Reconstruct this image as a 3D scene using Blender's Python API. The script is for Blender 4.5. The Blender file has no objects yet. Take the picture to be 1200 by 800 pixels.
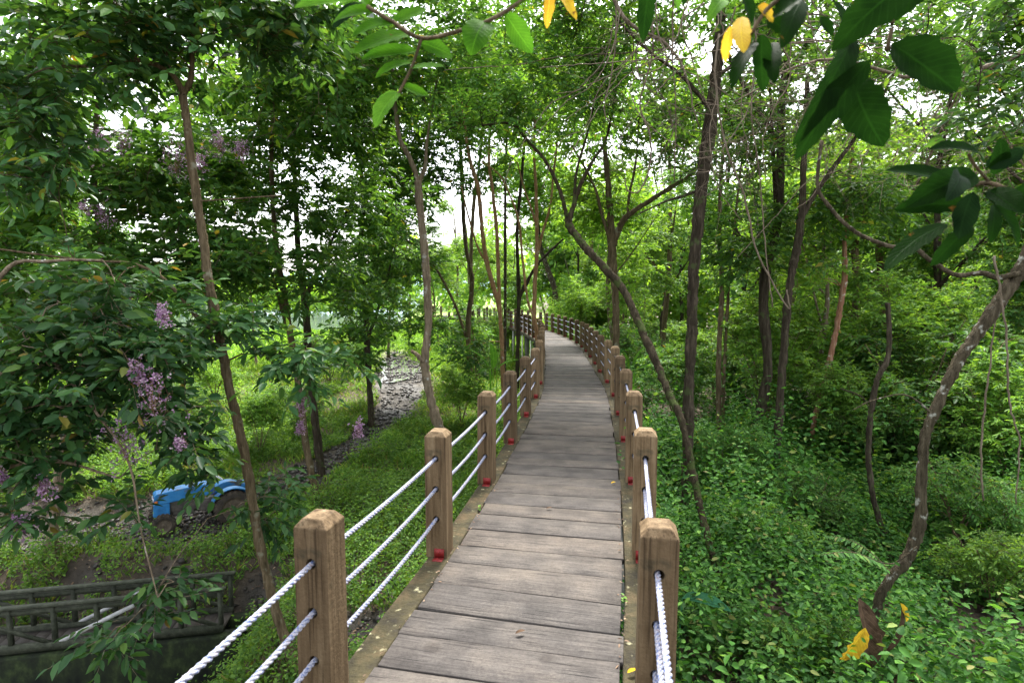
import bpy, bmesh, math, random
import numpy as np
from mathutils import Vector, Matrix
R = math.radians
rng = np.random.default_rng(7)
random.seed(7)
S = bpy.context.scene
COL = S.collection

# ------------------------------------------------------------------ camera, world, sun, exposure
CAM = np.array([0.0, 0.0, 1.7]); FPX = 640.0; PITCH = math.atan(55 / 640)
cd = bpy.data.cameras.new('camera'); cam = bpy.data.objects.new('camera', cd); COL.objects.link(cam)
cam.location = CAM; cam.rotation_euler = (math.pi / 2 - PITCH, 0, 0)
cd.sensor_width = 36; cd.lens = 36 * FPX / 1200; cd.clip_start = .05; cd.clip_end = 6000
cd.dof.use_dof = True; cd.dof.focus_distance = 6.0; cd.dof.aperture_fstop = 4.5
S.camera = cam
W = bpy.data.worlds.new('World'); S.world = W; W.use_nodes = True
nt = W.node_tree; bg = nt.nodes['Background']
sky = nt.nodes.new('ShaderNodeTexSky'); sky.sky_type = 'NISHITA'; sky.sun_disc = False
SUN_EL, SUN_AZ = R(62), R(15)
sky.sun_elevation = SUN_EL; sky.sun_rotation = SUN_AZ
sky.air_density = 1.2; sky.dust_density = 4.0; sky.ozone_density = 1.0
hs = nt.nodes.new('ShaderNodeHueSaturation'); hs.inputs['Saturation'].default_value = .3
nt.links.new(sky.outputs[0], hs.inputs['Color']); nt.links.new(hs.outputs[0], bg.inputs[0])
bg.inputs[1].default_value = .15
sl = bpy.data.lights.new('sun', 'SUN'); sl.energy = 2.4; sl.angle = R(14); sl.color = (1, .96, .9)
so = bpy.data.objects.new('sun', sl); COL.objects.link(so); so.location = (0, 0, 40)
sd = Vector((math.sin(SUN_AZ) * math.cos(SUN_EL), math.cos(SUN_AZ) * math.cos(SUN_EL), math.sin(SUN_EL)))
so.rotation_euler = sd.to_track_quat('Z', 'Y').to_euler()
S.view_settings.view_transform = 'Standard'; S.view_settings.look = 'None'
S.view_settings.gamma = 1; S.view_settings.exposure = 2.28
c = S.cycles
c.max_bounces = 6; c.diffuse_bounces = 4; c.glossy_bounces = 2; c.transmission_bounces = 4
c.transparent_max_bounces = 4; c.use_denoising = True; c.sample_clamp_indirect = 8
c.caustics_reflective = False; c.caustics_refractive = False

# ------------------------------------------------------------------ survey helper: bearing in the photograph + metres ahead -> point in the world
cp, sp_ = math.cos(PITCH), math.sin(PITCH)
def P(px, py, Y):
    u, v = (px - 600) / FPX, (400 - py) / FPX
    d = np.array([u, cp + v * sp_, -sp_ + v * cp])
    return CAM + d * (Y / d[1])

# ------------------------------------------------------------------ walkway centreline and terrain
CL = np.array([(-1.45, -4), (-.95, -2), (-.55, 0), (-.055, 2.4), (.18, 3.5), (.54, 5.6), (1.085, 9.4), (1.28, 12), (1.46, 14.6),
               (1.6, 17.5), (1.60, 20), (1.40, 23), (1.05, 26), (.55, 29), (-.35, 33), (-1.7, 37), (-3.6, 41), (-6.2, 45)])
def catmull(p, n=12):
    p = np.asarray(p, float); q = np.vstack([2 * p[0] - p[1], p, 2 * p[-1] - p[-2]]); out = []
    for i in range(1, len(q) - 2):
        for t in np.linspace(0, 1, n, endpoint=False):
            a, b, c_, d = q[i - 1], q[i], q[i + 1], q[i + 2]
            out.append(.5 * (2 * b + (c_ - a) * t + (2 * a - 5 * b + 4 * c_ - d) * t * t + (3 * b - a - 3 * c_ + d) * t ** 3))
    out.append(p[-1]); return np.array(out)
CLf = catmull(CL, 20)
_s = np.concatenate([[0], np.cumsum(np.linalg.norm(np.diff(CLf, axis=0), axis=1))])
SLEN = _s[-1]
def cl(s):
    x, y = np.interp(s, _s, CLf[:, 0]), np.interp(s, _s, CLf[:, 1]); e = .15
    d = np.array([np.interp(s + e, _s, CLf[:, 0]) - np.interp(s - e, _s, CLf[:, 0]), np.interp(s + e, _s, CLf[:, 1]) - np.interp(s - e, _s, CLf[:, 1])])
    return np.array([x, y]), d / np.linalg.norm(d)
def off(s, o):
    p, d = cl(s); return p + o * np.array([d[1], -d[0]])
def s_at_y(y, o=0):
    ss = np.linspace(0, SLEN, 900); ys = np.array([off(a, o)[1] for a in ss]); return ss[np.argmin(abs(ys - y))]
def smooth(a, b, x):
    t = np.clip((x - a) / (b - a), 0, 1); return t * t * (3 - 2 * t)
def vnoise(x, y, f, seed=0):
    x = np.asarray(x) * f + seed * 17.3; y = np.asarray(y) * f - seed * 9.1
    xi, yi = np.floor(x), np.floor(y); xf, yf = x - xi, y - yi
    h = lambda a, b: (np.sin(a * 127.1 + b * 311.7 + seed * 74.7) * 43758.5453) % 1.0
    u, v = xf * xf * (3 - 2 * xf), yf * yf * (3 - 2 * yf)
    return (h(xi, yi) * (1 - u) + h(xi + 1, yi) * u) * (1 - v) + (h(xi, yi + 1) * (1 - u) + h(xi + 1, yi + 1) * u) * v
PUD = None
def H(x, y):
    h = H0(x, y)
    if PUD is not None:
        w = np.exp(-(((np.asarray(x) - PUD[0]) / 3.2) ** 2 + ((np.asarray(y) - PUD[1]) / 6.5) ** 2) ** 2); h = h * (1 - w) + PUD[2] * w
    return h
def H0(x, y):
    x, y = np.asarray(x, float), np.asarray(y, float)
    cx = np.interp(y, CL[:, 1], CL[:, 0])
    left = np.interp(y, [-20, 0, 11, 16, 20, 28, 45, 60], [-3.1, -3.1, -3.1, -2.75, -2.35, -1.9, -1.6, -1.6])
    right = np.interp(y, [-20, 0, 12, 30, 60], [-1.9, -1.9, -1.9, -1.7, -1.6])
    t = smooth(-3.4, .9, x - cx)
    n = (vnoise(x, y, .22, 1) - .5) * .35 + (vnoise(x, y, .8, 2) - .5) * .14 + (vnoise(x, y, 2.7, 3) - .5) * .05
    k = 1 - smooth(30, 80, np.hypot(x, y)) * .8
    left = left - 1.5 * (1 - smooth(8.0, 9.6, y)) * (1 - smooth(-4.6, -3.3, x))
    return left * (1 - t) + right * t + n * k
def Gd(px, py, it=14):
    z = -2.
    for _ in range(it):
        a = P(px, py, 1.0) - CAM; tt = (z - CAM[2]) / a[2]; q = CAM + a * tt; z = z * .5 + .5 * float(H(q[0], q[1]))
    return np.array([q[0], q[1], float(H(q[0], q[1]))])

# ------------------------------------------------------------------ object helpers
def tag(o, label=None, cat=None, group=None, kind=None):
    for k, v in (('label', label), ('category', cat), ('group', group), ('kind', kind)):
        if v: o[k] = v
    return o
def empty(name, loc, label, cat, group=None, rz=0):
    o = bpy.data.objects.new(name, None); COL.objects.link(o); o.location = loc; o.rotation_euler = (0, 0, rz)
    o.empty_display_size = .1
    return tag(o, label, cat, group)
def link(name, me, parent=None, mat=None):
    o = bpy.data.objects.new(name, me); COL.objects.link(o)
    if mat: me.materials.append(mat)
    if parent: o.parent = parent
    return o
def np_mesh(name, V, loops, starts, totals, smooth_=False):
    me = bpy.data.meshes.new(name)
    me.vertices.add(len(V)); me.vertices.foreach_set('co', np.ascontiguousarray(V, np.float32).ravel())
    me.loops.add(len(loops)); me.loops.foreach_set('vertex_index', np.ascontiguousarray(loops, np.int32))
    me.polygons.add(len(starts)); me.polygons.foreach_set('loop_start', np.ascontiguousarray(starts, np.int32))
    if smooth_: me.polygons.foreach_set('use_smooth', np.ones(len(starts), bool))
    me.update(calc_edges=True); return me
class Geo:
    """collects quads / tris as numpy blocks for ONE mesh"""
    def __init__(s): s.V = []; s.F4 = []; s.F3 = []; s.n = 0
    def add(s, V, F4=None, F3=None):
        V = np.asarray(V, float).reshape(-1, 3)
        if F4 is not None and len(F4): s.F4.append(np.asarray(F4, int) + s.n)
        if F3 is not None and len(F3): s.F3.append(np.asarray(F3, int) + s.n)
        s.V.append(V); s.n += len(V)
    def box(s, c0, sz, M=None):
        v = np.array([(x, y, z) for x in (-.5, .5) for y in (-.5, .5) for z in (-.5, .5)]) * np.array(sz)
        if M is not None: v = v @ np.array(M).T
        s.add(v + np.array(c0), [(0, 1, 3, 2), (4, 6, 7, 5), (0, 4, 5, 1), (2, 3, 7, 6), (0, 2, 6, 4), (1, 5, 7, 3)])
    def beam(s, a, b, w, h, up=(0, 0, 1)):
        a, b = np.array(a, float), np.array(b, float); d = b - a; L = np.linalg.norm(d); d /= L
        u = np.array(up, float); r = np.cross(d, u); r /= np.linalg.norm(r); u = np.cross(r, d)
        s.box((a + b) / 2, (w, L, h), np.array([r, d, u]).T)
    def tube(s, pts, rad, k=8, cap=True, wob=0, rr=None):
        pts = np.asarray(pts, float); n = len(pts); rad = np.broadcast_to(np.asarray(rad, float), (n,))
        d = np.gradient(pts, axis=0); d /= np.linalg.norm(d, axis=1)[:, None] + 1e-9
        ref = np.array([0, 0, 1.]) if abs(d[:, 2]).mean() < .8 else np.array([1., 0, 0])
        a = np.cross(d, ref); a /= np.linalg.norm(a, axis=1)[:, None] + 1e-9; b = np.cross(d, a)
        th = np.linspace(0, 2 * np.pi, k, endpoint=False)
        rr_ = rad[:, None] * np.ones(k)
        if wob: rr_ = rr_ * (1 + wob * (rng.random((n, k)) - .5)) * (1 + wob * (rng.random((n, 1)) - .5))
        V = pts[:, None] + rr_[..., None] * (np.cos(th)[None, :, None] * a[:, None] + np.sin(th)[None, :, None] * b[:, None])
        i = np.arange(n - 1)[:, None] * k; j = np.arange(k)[None]; jn = (j + 1) % k
        F = np.stack([i + j, i + jn, i + k + jn, i + k + j], -1).reshape(-1, 4)
        V = V.reshape(-1, 3); F3 = []
        if cap:
            V = np.vstack([V, pts[0], pts[-1]]); m = n * k
            F3 = [(m, (q + 1) % k, q) for q in range(k)] + [(m + 1, (n - 1) * k + q, (n - 1) * k + (q + 1) % k) for q in range(k)]
        s.add(V, F, F3)
    def prisms(s, A, B, ra, rb):
        A, B = np.asarray(A, float), np.asarray(B, float); K = len(A)
        if K == 0: return
        d = B - A; d /= np.linalg.norm(d, axis=1)[:, None] + 1e-9
        a = np.cross(d, [.3, .2, 1.]); a /= np.linalg.norm(a, axis=1)[:, None] + 1e-9; b = np.cross(d, a)
        V = np.zeros((K, 6, 3)); ra = np.broadcast_to(ra, (K,))[:, None]; rb = np.broadcast_to(rb, (K,))[:, None]
        for q in range(3):
            o = math.cos(q * 2.0944) * a + math.sin(q * 2.0944) * b
            V[:, q] = A + ra * o; V[:, 3 + q] = B + rb * o
        base = np.arange(K)[:, None, None] * 6
        s.add(V.reshape(-1, 3), (np.array([(0, 1, 4, 3), (1, 2, 5, 4), (2, 0, 3, 5)])[None] + base).reshape(-1, 4))
    def leaves(s, Pp, D, N, L, Wd, kind='mid', fold=.18, curl=.12):
        Pp, D, N = (np.asarray(q, float) for q in (Pp, D, N)); K = len(Pp)
        if K == 0: return
        D = D / (np.linalg.norm(D, axis=1)[:, None] + 1e-9)
        Sd = np.cross(D, N); Sd /= np.linalg.norm(Sd, axis=1)[:, None] + 1e-9; N = np.cross(Sd, D)
        L = np.broadcast_to(L, (K,))[:, None]; Wd = np.broadcast_to(Wd, (K,))[:, None]
        def pt(t, w, h): return Pp + L * t * D + Wd * w * Sd + (Wd * h) * N - L * curl * t * t * N
        if kind == 'lo':
            V = np.stack([pt(0, 0, 0), pt(.45, -.5, fold), pt(1, 0, 0), pt(.45, .5, fold)], 1)
            F = np.array([(0, 1, 2), (0, 2, 3)]); base = np.arange(K)[:, None, None] * 4
            s.add(V.reshape(-1, 3), None, (F[None] + base).reshape(-1, 3))
        elif kind == 'mid':
            V = np.stack([pt(0, 0, 0), pt(.27, -.43, fold), pt(.64, -.42, fold), pt(1, 0, 0), pt(.64, .42, fold), pt(.27, .43, fold)], 1)
            F = np.array([(0, 1, 2, 3), (0, 3, 4, 5)]); base = np.arange(K)[:, None, None] * 6
            s.add(V.reshape(-1, 3), (F[None] + base).reshape(-1, 4))
        else:
            ts = [.1, .28, .48, .68, .86]; ws = [.24, .44, .5, .43, .24]
            cols = [pt(0, 0, 0)] + [pt(t, 0, 0) for t in ts] + [pt(1, 0, 0)]
            wob = lambda: (1 + .12 * (rng.random((K, 1)) - .5))
            for sgn in (-1, 1):
                for t, w in zip(ts, ws): cols.append(pt(t, sgn * w * wob(), fold * w * 2))
            V = np.stack(cols, 1); F4 = []; F3 = []
            for q, o in ((0, 7), (1, 12)):
                F3 += [(0, 1, o), (6, o + 4, 5)]
                F4 += [(m + 1, m + 2, o + m + 1, o + m) for m in range(4)]
            base = np.arange(K)[:, None, None] * V.shape[1]
            s.add(V.reshape(-1, 3), (np.array(F4)[None] + base).reshape(-1, 4), (np.array(F3)[None] + base).reshape(-1, 3))
    def build(s, name, mat, parent=None, origin=None, smooth_=False):
        V = np.vstack(s.V)
        if origin is not None: V = V - np.array(origin)
        F4 = np.vstack(s.F4) if s.F4 else np.zeros((0, 4), int); F3 = np.vstack(s.F3) if s.F3 else np.zeros((0, 3), int)
        loops = np.concatenate([F4.ravel(), F3.ravel()])
        st = np.concatenate([np.arange(len(F4)) * 4, len(F4) * 4 + np.arange(len(F3)) * 3])
        me = np_mesh(name, V, loops, st, None, smooth_)
        if getattr(s, 'A', None): me.attributes.new('lc', 'FLOAT_VECTOR', 'POINT').data.foreach_set('vector', np.array(s.A, np.float32).ravel())
        return link(name, me, parent, mat)
def copy_tree(o, parent=None):
    c_ = o.copy(); COL.objects.link(c_)
    if parent: c_.parent = parent
    for ch in [q for q in bpy.data.objects if q.parent == o]: copy_tree(ch, c_)
    return c_
def bevel(o, w=.004, seg=2):
    m = o.modifiers.new('bevel', 'BEVEL'); m.width = w; m.segments = seg; m.limit_method = 'ANGLE'

# ------------------------------------------------------------------ materials
def mat_new(name):
    m = bpy.data.materials.new(name); m.use_nodes = True; t = m.node_tree; t.nodes.clear()
    out = t.nodes.new('ShaderNodeOutputMaterial'); return m, t, out
def nd(t, typ, **kw):
    n = t.nodes.new(typ)
    for k, v in kw.items():
        if k.startswith('i_'): n.inputs[k[2:].replace('_', ' ')].default_value = v
        else: setattr(n, k, v)
    return n
def ramp(t, stops):
    r = t.nodes.new('ShaderNodeValToRGB'); e = r.color_ramp.elements
    while len(e) < len(stops): e.new(.5)
    for el, (p, col) in zip(e, stops):
        el.position = p; el.color = tuple(col) + (1,) if len(col) == 3 else col
    return r
def leaf_mat(name, stops, rough=.45, trans=.35, tcol=(1.6, 1.4, .5), spec=.5, sat=.93):
    m, t, out = mat_new(name); L = t.links
    g = nd(t, 'ShaderNodeNewGeometry'); r = ramp(t, stops); L.new(g.outputs['Random Per Island'], r.inputs[0])
    oi = nd(t, 'ShaderNodeObjectInfo')
    mr = nd(t, 'ShaderNodeMapRange'); mr.inputs[3].default_value = .8; mr.inputs[4].default_value = 1.2
    L.new(oi.outputs['Random'], mr.inputs[0])
    tc = nd(t, 'ShaderNodeTexCoord'); nz = nd(t, 'ShaderNodeTexNoise'); nz.inputs['Scale'].default_value = .9
    L.new(tc.outputs['Object'], nz.inputs['Vector'])
    mr2 = nd(t, 'ShaderNodeMapRange'); mr2.inputs[1].default_value = .3; mr2.inputs[2].default_value = .7
    mr2.inputs[3].default_value = .72; mr2.inputs[4].default_value = 1.3; L.new(nz.outputs[0], mr2.inputs[0])
    mu = nd(t, 'ShaderNodeMath', operation='MULTIPLY'); L.new(mr.outputs[0], mu.inputs[0]); L.new(mr2.outputs[0], mu.inputs[1])
    h = nd(t, 'ShaderNodeHueSaturation'); L.new(r.outputs[0], h.inputs['Color']); L.new(mu.outputs[0], h.inputs['Value']); h.inputs['Saturation'].default_value = sat
    p = nd(t, 'ShaderNodeBsdfPrincipled'); L.new(h.outputs[0], p.inputs['Base Color']); p.inputs['Roughness'].default_value = rough
    p.inputs['Specular IOR Level'].default_value = spec
    tr = nd(t, 'ShaderNodeBsdfTranslucent'); mx = nd(t, 'ShaderNodeMix', data_type='RGBA', blend_type='MULTIPLY')
    mx.inputs[0].default_value = 1; L.new(h.outputs[0], mx.inputs[6]); mx.inputs[7].default_value = tuple(tcol) + (1,)
    L.new(mx.outputs[2], tr.inputs[0]); ms = nd(t, 'ShaderNodeMixShader'); ms.inputs[0].default_value = trans
    L.new(p.outputs[0], ms.inputs[1]); L.new(tr.outputs[0], ms.inputs[2]); L.new(ms.outputs[0], out.inputs[0])
    return m
def noise_mat(name, stops, scale=(8, 8, 8), detail=8, rough=.8, bump=.3, bscale=30, coord='Object', dist=.01, lichen=None, lich_scale=9, lich_t=.62, rand=0, spec=.3, metallic=0, cracks=0):
    m, t, out = mat_new(name); L = t.links
    tc = nd(t, 'ShaderNodeTexCoord'); mp = nd(t, 'ShaderNodeMapping'); mp.inputs['Scale'].default_value = scale
    src = tc.outputs[coord]; L.new(src, mp.inputs[0])
    oi = nd(t, 'ShaderNodeObjectInfo')
    if rand:
        mm = nd(t, 'ShaderNodeMath', operation='MULTIPLY'); mm.inputs[1].default_value = 50; L.new(oi.outputs['Random'], mm.inputs[0])
        cx = nd(t, 'ShaderNodeCombineXYZ'); L.new(mm.outputs[0], cx.inputs[0]); L.new(mm.outputs[0], cx.inputs[2]); L.new(cx.outputs[0], mp.inputs['Location'])
    nz = nd(t, 'ShaderNodeTexNoise'); nz.inputs['Scale'].default_value = 1; nz.inputs['Detail'].default_value = detail; nz.inputs['Roughness'].default_value = .65
    L.new(mp.outputs[0], nz.inputs['Vector']); r = ramp(t, stops); L.new(nz.outputs[0], r.inputs[0]); colr = r.outputs[0]
    if lichen:
        n2 = nd(t, 'ShaderNodeTexNoise'); n2.inputs['Scale'].default_value = lich_scale; n2.inputs['Detail'].default_value = 6; L.new(src, n2.inputs['Vector'])
        r2 = ramp(t, [(lich_t, (0, 0, 0)), (lich_t + .09, (1, 1, 1))]); L.new(n2.outputs[0], r2.inputs[0])
        mx = nd(t, 'ShaderNodeMix', data_type='RGBA'); L.new(r2.outputs[0], mx.inputs[0]); L.new(colr, mx.inputs[6]); mx.inputs[7].default_value = tuple(lichen) + (1,); colr = mx.outputs[2]
    if cracks:
        mc = nd(t, 'ShaderNodeMapping'); mc.inputs['Scale'].default_value = (90, 90, 2.2); L.new(mp.inputs[0].links[0].from_socket, mc.inputs[0]); L.new(cx.outputs[0], mc.inputs['Location'])
        n9 = nd(t, 'ShaderNodeTexNoise'); n9.inputs['Scale'].default_value = 1; n9.inputs['Detail'].default_value = 3; L.new(mc.outputs[0], n9.inputs['Vector']); r9 = ramp(t, [(.34, (.22, .2, .18)), (.42, (1, 1, 1))]); L.new(n9.outputs[0], r9.inputs[0])
        m9 = nd(t, 'ShaderNodeMix', data_type='RGBA', blend_type='MULTIPLY'); m9.inputs[0].default_value = cracks; L.new(colr, m9.inputs[6]); L.new(r9.outputs[0], m9.inputs[7]); colr = m9.outputs[2]
    if rand:
        mr = nd(t, 'ShaderNodeMapRange'); mr.inputs[3].default_value = 1 - rand; mr.inputs[4].default_value = 1 + rand; L.new(oi.outputs['Random'], mr.inputs[0])
        h = nd(t, 'ShaderNodeHueSaturation'); L.new(colr, h.inputs['Color']); L.new(mr.outputs[0], h.inputs['Value']); colr = h.outputs[0]
    p = nd(t, 'ShaderNodeBsdfPrincipled'); L.new(colr, p.inputs['Base Color']); p.inputs['Roughness'].default_value = rough
    p.inputs['Specular IOR Level'].default_value = spec; p.inputs['Metallic'].default_value = metallic
    nb = nd(t, 'ShaderNodeTexNoise'); nb.inputs['Scale'].default_value = bscale; nb.inputs['Detail'].default_value = 5; L.new(mp.outputs[0] if bscale < 5 else src, nb.inputs['Vector'])
    b = nd(t, 'ShaderNodeBump'); b.inputs['Strength'].default_value = bump; b.inputs['Distance'].default_value = dist
    L.new(nb.outputs[0], b.inputs['Height']); L.new(b.outputs[0], p.inputs['Normal']); L.new(p.outputs[0], out.inputs[0]); return m
M = {}
M['leaf_dark'] = leaf_mat('leaf_dark', [(0, (.020, .070, .020)), (.5, (.036, .115, .028)), (.93, (.065, .165, .034)), (.985, (.12, .24, .03)), (1, (.30, .16, .03))], .42, .34, spec=.22)
M['leaf_mid'] = leaf_mat('leaf_mid', [(0, (.035, .115, .018)), (.5, (.06, .175, .026)), (.93, (.11, .25, .034)), (.99, (.18, .33, .03)), (1, (.35, .25, .03))], .48, .44, spec=.2)
M['leaf_light'] = leaf_mat('leaf_light', [(0, (.06, .16, .02)), (.5, (.11, .25, .03)), (1, (.19, .36, .04))], .5, .5, spec=.2)
def vein_mat(name, c0, c1, spot=(.20, .09, .02), trans=.42):
    m, t, out = mat_new(name); L = t.links
    at = nd(t, 'ShaderNodeAttribute', attribute_name='lc'); sx = nd(t, 'ShaderNodeSeparateXYZ'); L.new(at.outputs['Vector'], sx.inputs[0])
    ab = nd(t, 'ShaderNodeMath', operation='ABSOLUTE'); L.new(sx.outputs[1], ab.inputs[0])
    m1 = nd(t, 'ShaderNodeMath', operation='MULTIPLY_ADD'); m1.inputs[1].default_value = -.22; L.new(ab.outputs[0], m1.inputs[0]); L.new(sx.outputs[0], m1.inputs[2])
    m2 = nd(t, 'ShaderNodeMath', operation='MULTIPLY'); m2.inputs[1].default_value = 11; L.new(m1.outputs[0], m2.inputs[0])
    m3 = nd(t, 'ShaderNodeMath', operation='PINGPONG'); m3.inputs[1].default_value = .5; L.new(m2.outputs[0], m3.inputs[0])
    v1 = nd(t, 'ShaderNodeMapRange'); v1.inputs[1].default_value = .0; v1.inputs[2].default_value = .07; v1.inputs[3].default_value = 1; v1.inputs[4].default_value = 0; L.new(m3.outputs[0], v1.inputs[0])
    v2 = nd(t, 'ShaderNodeMapRange'); v2.inputs[1].default_value = .02; v2.inputs[2].default_value = .07; v2.inputs[3].default_value = 1; v2.inputs[4].default_value = 0; L.new(ab.outputs[0], v2.inputs[0])
    mxv = nd(t, 'ShaderNodeMath', operation='MAXIMUM'); L.new(v1.outputs[0], mxv.inputs[0]); L.new(v2.outputs[0], mxv.inputs[1])
    tc = nd(t, 'ShaderNodeTexCoord'); nz = nd(t, 'ShaderNodeTexNoise'); nz.inputs['Scale'].default_value = 22; nz.inputs['Detail'].default_value = 6; L.new(tc.outputs['Object'], nz.inputs['Vector'])
    r = ramp(t, [(.3, c0), (.6, c1), (.71, c1), (.75, spot)]); L.new(nz.outputs[0], r.inputs[0])
    mx = nd(t, 'ShaderNodeMix', data_type='RGBA'); L.new(mxv.outputs[0], mx.inputs[0]); L.new(r.outputs[0], mx.inputs[6]); mx.inputs[7].default_value = tuple(min(1, q * 1.9) for q in c1) + (1,)
    sc = nd(t, 'ShaderNodeMath', operation='MULTIPLY'); sc.inputs[1].default_value = .55; L.new(mxv.outputs[0], sc.inputs[0]); L.new(sc.outputs[0], mx.inputs[0])
    p = nd(t, 'ShaderNodeBsdfPrincipled'); L.new(mx.outputs[2], p.inputs['Base Color']); p.inputs['Roughness'].default_value = .5; p.inputs['Specular IOR Level'].default_value = .02
    b = nd(t, 'ShaderNodeBump'); b.inputs['Strength'].default_value = .5; b.inputs['Distance'].default_value = .002; L.new(mxv.outputs[0], b.inputs['Height']); L.new(b.outputs[0], p.inputs['Normal'])
    tr = nd(t, 'ShaderNodeBsdfTranslucent'); L.new(mx.outputs[2], tr.inputs[0]); ms = nd(t, 'ShaderNodeMixShader'); ms.inputs[0].default_value = trans
    L.new(p.outputs[0], ms.inputs[1]); L.new(tr.outputs[0], ms.inputs[2]); L.new(ms.outputs[0], out.inputs[0]); return m
M['leaf_shaded'] = vein_mat('leaf_shaded', (.004, .016, .002), (.008, .030, .003), trans=.5)  # near-black green: underside shade of the overhanging leaves put into the colour
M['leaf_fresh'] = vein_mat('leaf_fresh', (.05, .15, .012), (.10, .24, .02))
M['leaf_deep'] = vein_mat('leaf_deep', (.004, .013, .004), (.008, .024, .006), trans=.3)  # second near-leaf green, likewise darkened to stand in for shade
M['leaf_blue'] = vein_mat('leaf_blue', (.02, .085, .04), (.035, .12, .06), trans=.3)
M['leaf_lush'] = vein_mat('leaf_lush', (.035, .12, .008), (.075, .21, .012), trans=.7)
M['herb'] = leaf_mat('herb', [(0, (.016, .068, .009)), (.35, (.034, .125, .014)), (.75, (.066, .19, .022)), (.95, (.12, .28, .03)), (1, (.22, .22, .06))], .55, .38, tcol=(1.2, 1.25, .5), spec=.15)
M['grass'] = leaf_mat('grass', [(0, (.06, .15, .018)), (.6, (.12, .25, .03)), (.9, (.19, .29, .05)), (1, (.28, .25, .10))], .6, .4, spec=.15)
M['litter'] = leaf_mat('litter', [(0, (.05, .033, .022)), (.5, (.11, .07, .045)), (.85, (.20, .13, .08)), (1, (.33, .24, .15))], .8, .1, tcol=(1, 1, 1), spec=.2)
M['leaf_yellow'] = vein_mat('leaf_yellow', (.42, .22, .02), (.60, .40, .03), (.20, .09, .02))
M['leaf_brown'] = vein_mat('leaf_brown', (.04, .025, .016), (.10, .065, .042), (.03, .02, .012), .12)
M['petal'] = leaf_mat('petal', [(0, (.30, .13, .30)), (.5, (.45, .25, .42)), (.85, (.60, .42, .54)), (1, (.70, .60, .62))], .6, .4, tcol=(1, 1, 1))
M['bud'] = leaf_mat('bud', [(0, (.16, .09, .035)), (1, (.30, .18, .07))], .7, .2, tcol=(1, 1, 1))
def bark(name, a, b, c_, lichen=None, t_=.6, ls=7):
    return noise_mat(name, [(.30, a), (.52, b), (.75, c_)], (22, 22, 3.2), 12, .9, 1.0, 3.2, 'Object', .03, lichen, ls, t_, 0, .06)
M['bark_dark'] = bark('bark_dark', (.018, .014, .010), (.050, .040, .028), (.125, .10, .072), (.06, .075, .03), .58)
M['bark_brown'] = bark('bark_brown', (.045, .034, .019), (.125, .094, .055), (.24, .185, .12), (.22, .21, .15), .61)
M['bark_pale'] = bark('bark_pale', (.08, .062, .042), (.20, .155, .105), (.34, .275, .20), (.42, .41, .36), .62)
M['bark_orange'] = bark('bark_orange', (.14, .075, .038), (.30, .175, .09), (.46, .31, .19), (.5, .44, .36), .64)
M['bark_grey'] = bark('bark_grey', (.022, .018, .012), (.065, .053, .034), (.15, .125, .085), (.34, .34, .29), .60, 13)
M['bark_moss'] = bark('bark_moss', (.018, .014, .009), (.05, .040, .025), (.115, .09, .058), (.06, .08, .025), .53, 6)
M['bark_red'] = bark('bark_red', (.16, .07, .04), (.27, .14, .085), (.40, .28, .2), (.45, .42, .36), .58, 10)
M['vine'] = bark('vine', (.09, .07, .05), (.19, .15, .11), (.30, .25, .19))
M['post'] = noise_mat('post_wood', [(.28, (.045, .029, .014)), (.42, (.100, .067, .036)), (.55, (.145, .100, .056)), (.72, (.21, .155, .092))], (26, 26, 1.8), 12, .75, .7, 55, 'Object', .006, lichen=(.045, .040, .024), lich_scale=5, lich_t=.585, rand=.34, spec=.12, cracks=.55)
M['kerb'] = noise_mat('kerb_wood', [(.32, (.014, .011, .006)), (.5, (.036, .030, .012)), (.7, (.085, .058, .028))], (6, 6, 6), 12, .9, .9, 40, 'Object', .012, (.30, .28, .17), 17, .64)
M['beam'] = noise_mat('beam_wood', [(.3, (.03, .022, .015)), (.7, (.10, .075, .05))], (6, 6, 6))
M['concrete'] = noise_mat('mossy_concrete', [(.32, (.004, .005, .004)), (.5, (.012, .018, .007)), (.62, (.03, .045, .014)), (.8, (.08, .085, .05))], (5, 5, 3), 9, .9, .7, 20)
M['pile'] = noise_mat('pile_concrete', [(.3, (.08, .08, .07)), (.7, (.2, .2, .18))], (3, 3, 3), 8)
M['pipe'] = noise_mat('white_pipe', [(.3, (.55, .55, .52)), (.7, (.75, .75, .72))], (3, 3, 3), 4, .5, .1)
M['rail'] = noise_mat('weathered_green_wood', [(.3, (.018, .021, .014)), (.55, (.048, .054, .036)), (.8, (.11, .11, .085))], (14, 14, 14), 9, .9, .6, 50)
M['whitebrace'] = noise_mat('pale_painted_wood', [(.3, (.32, .32, .32)), (.7, (.55, .55, .55))], (9, 9, 9), 6, .7)
M['red'] = noise_mat('red_paint', [(.3, (.09, .010, .010)), (.7, (.26, .018, .016))], (20, 20, 20), 6, .5, .2)
M['blue'] = noise_mat('blue_paint', [(.3, (.02, .09, .22)), (.5, (.022, .17, .42)), (.8, (.07, .24, .46))], (4, 4, 4), 10, .5, .2, 30, 'Object', .004, (.09, .075, .055), 3.2, .57, spec=.3)
M['darkblue'] = noise_mat('faded_dark_blue', [(.3, (.02, .05, .14)), (.7, (.03, .09, .26))], (5, 5, 5), 8, .5)
M['metal'] = noise_mat('greasy_metal', [(.3, (.03, .028, .025)), (.7, (.12, .105, .09))], (8, 8, 8), 8, .6)
M['tyre'] = noise_mat('muddy_tyre', [(.35, (.02, .018, .016)), (.65, (.07, .055, .04))], (8, 8, 8), 8, .9)
M['rim'] = noise_mat('rusty_rim', [(.3, (.05, .038, .026)), (.7, (.14, .11, .08))], (10, 10, 10), 8, .7)
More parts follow.
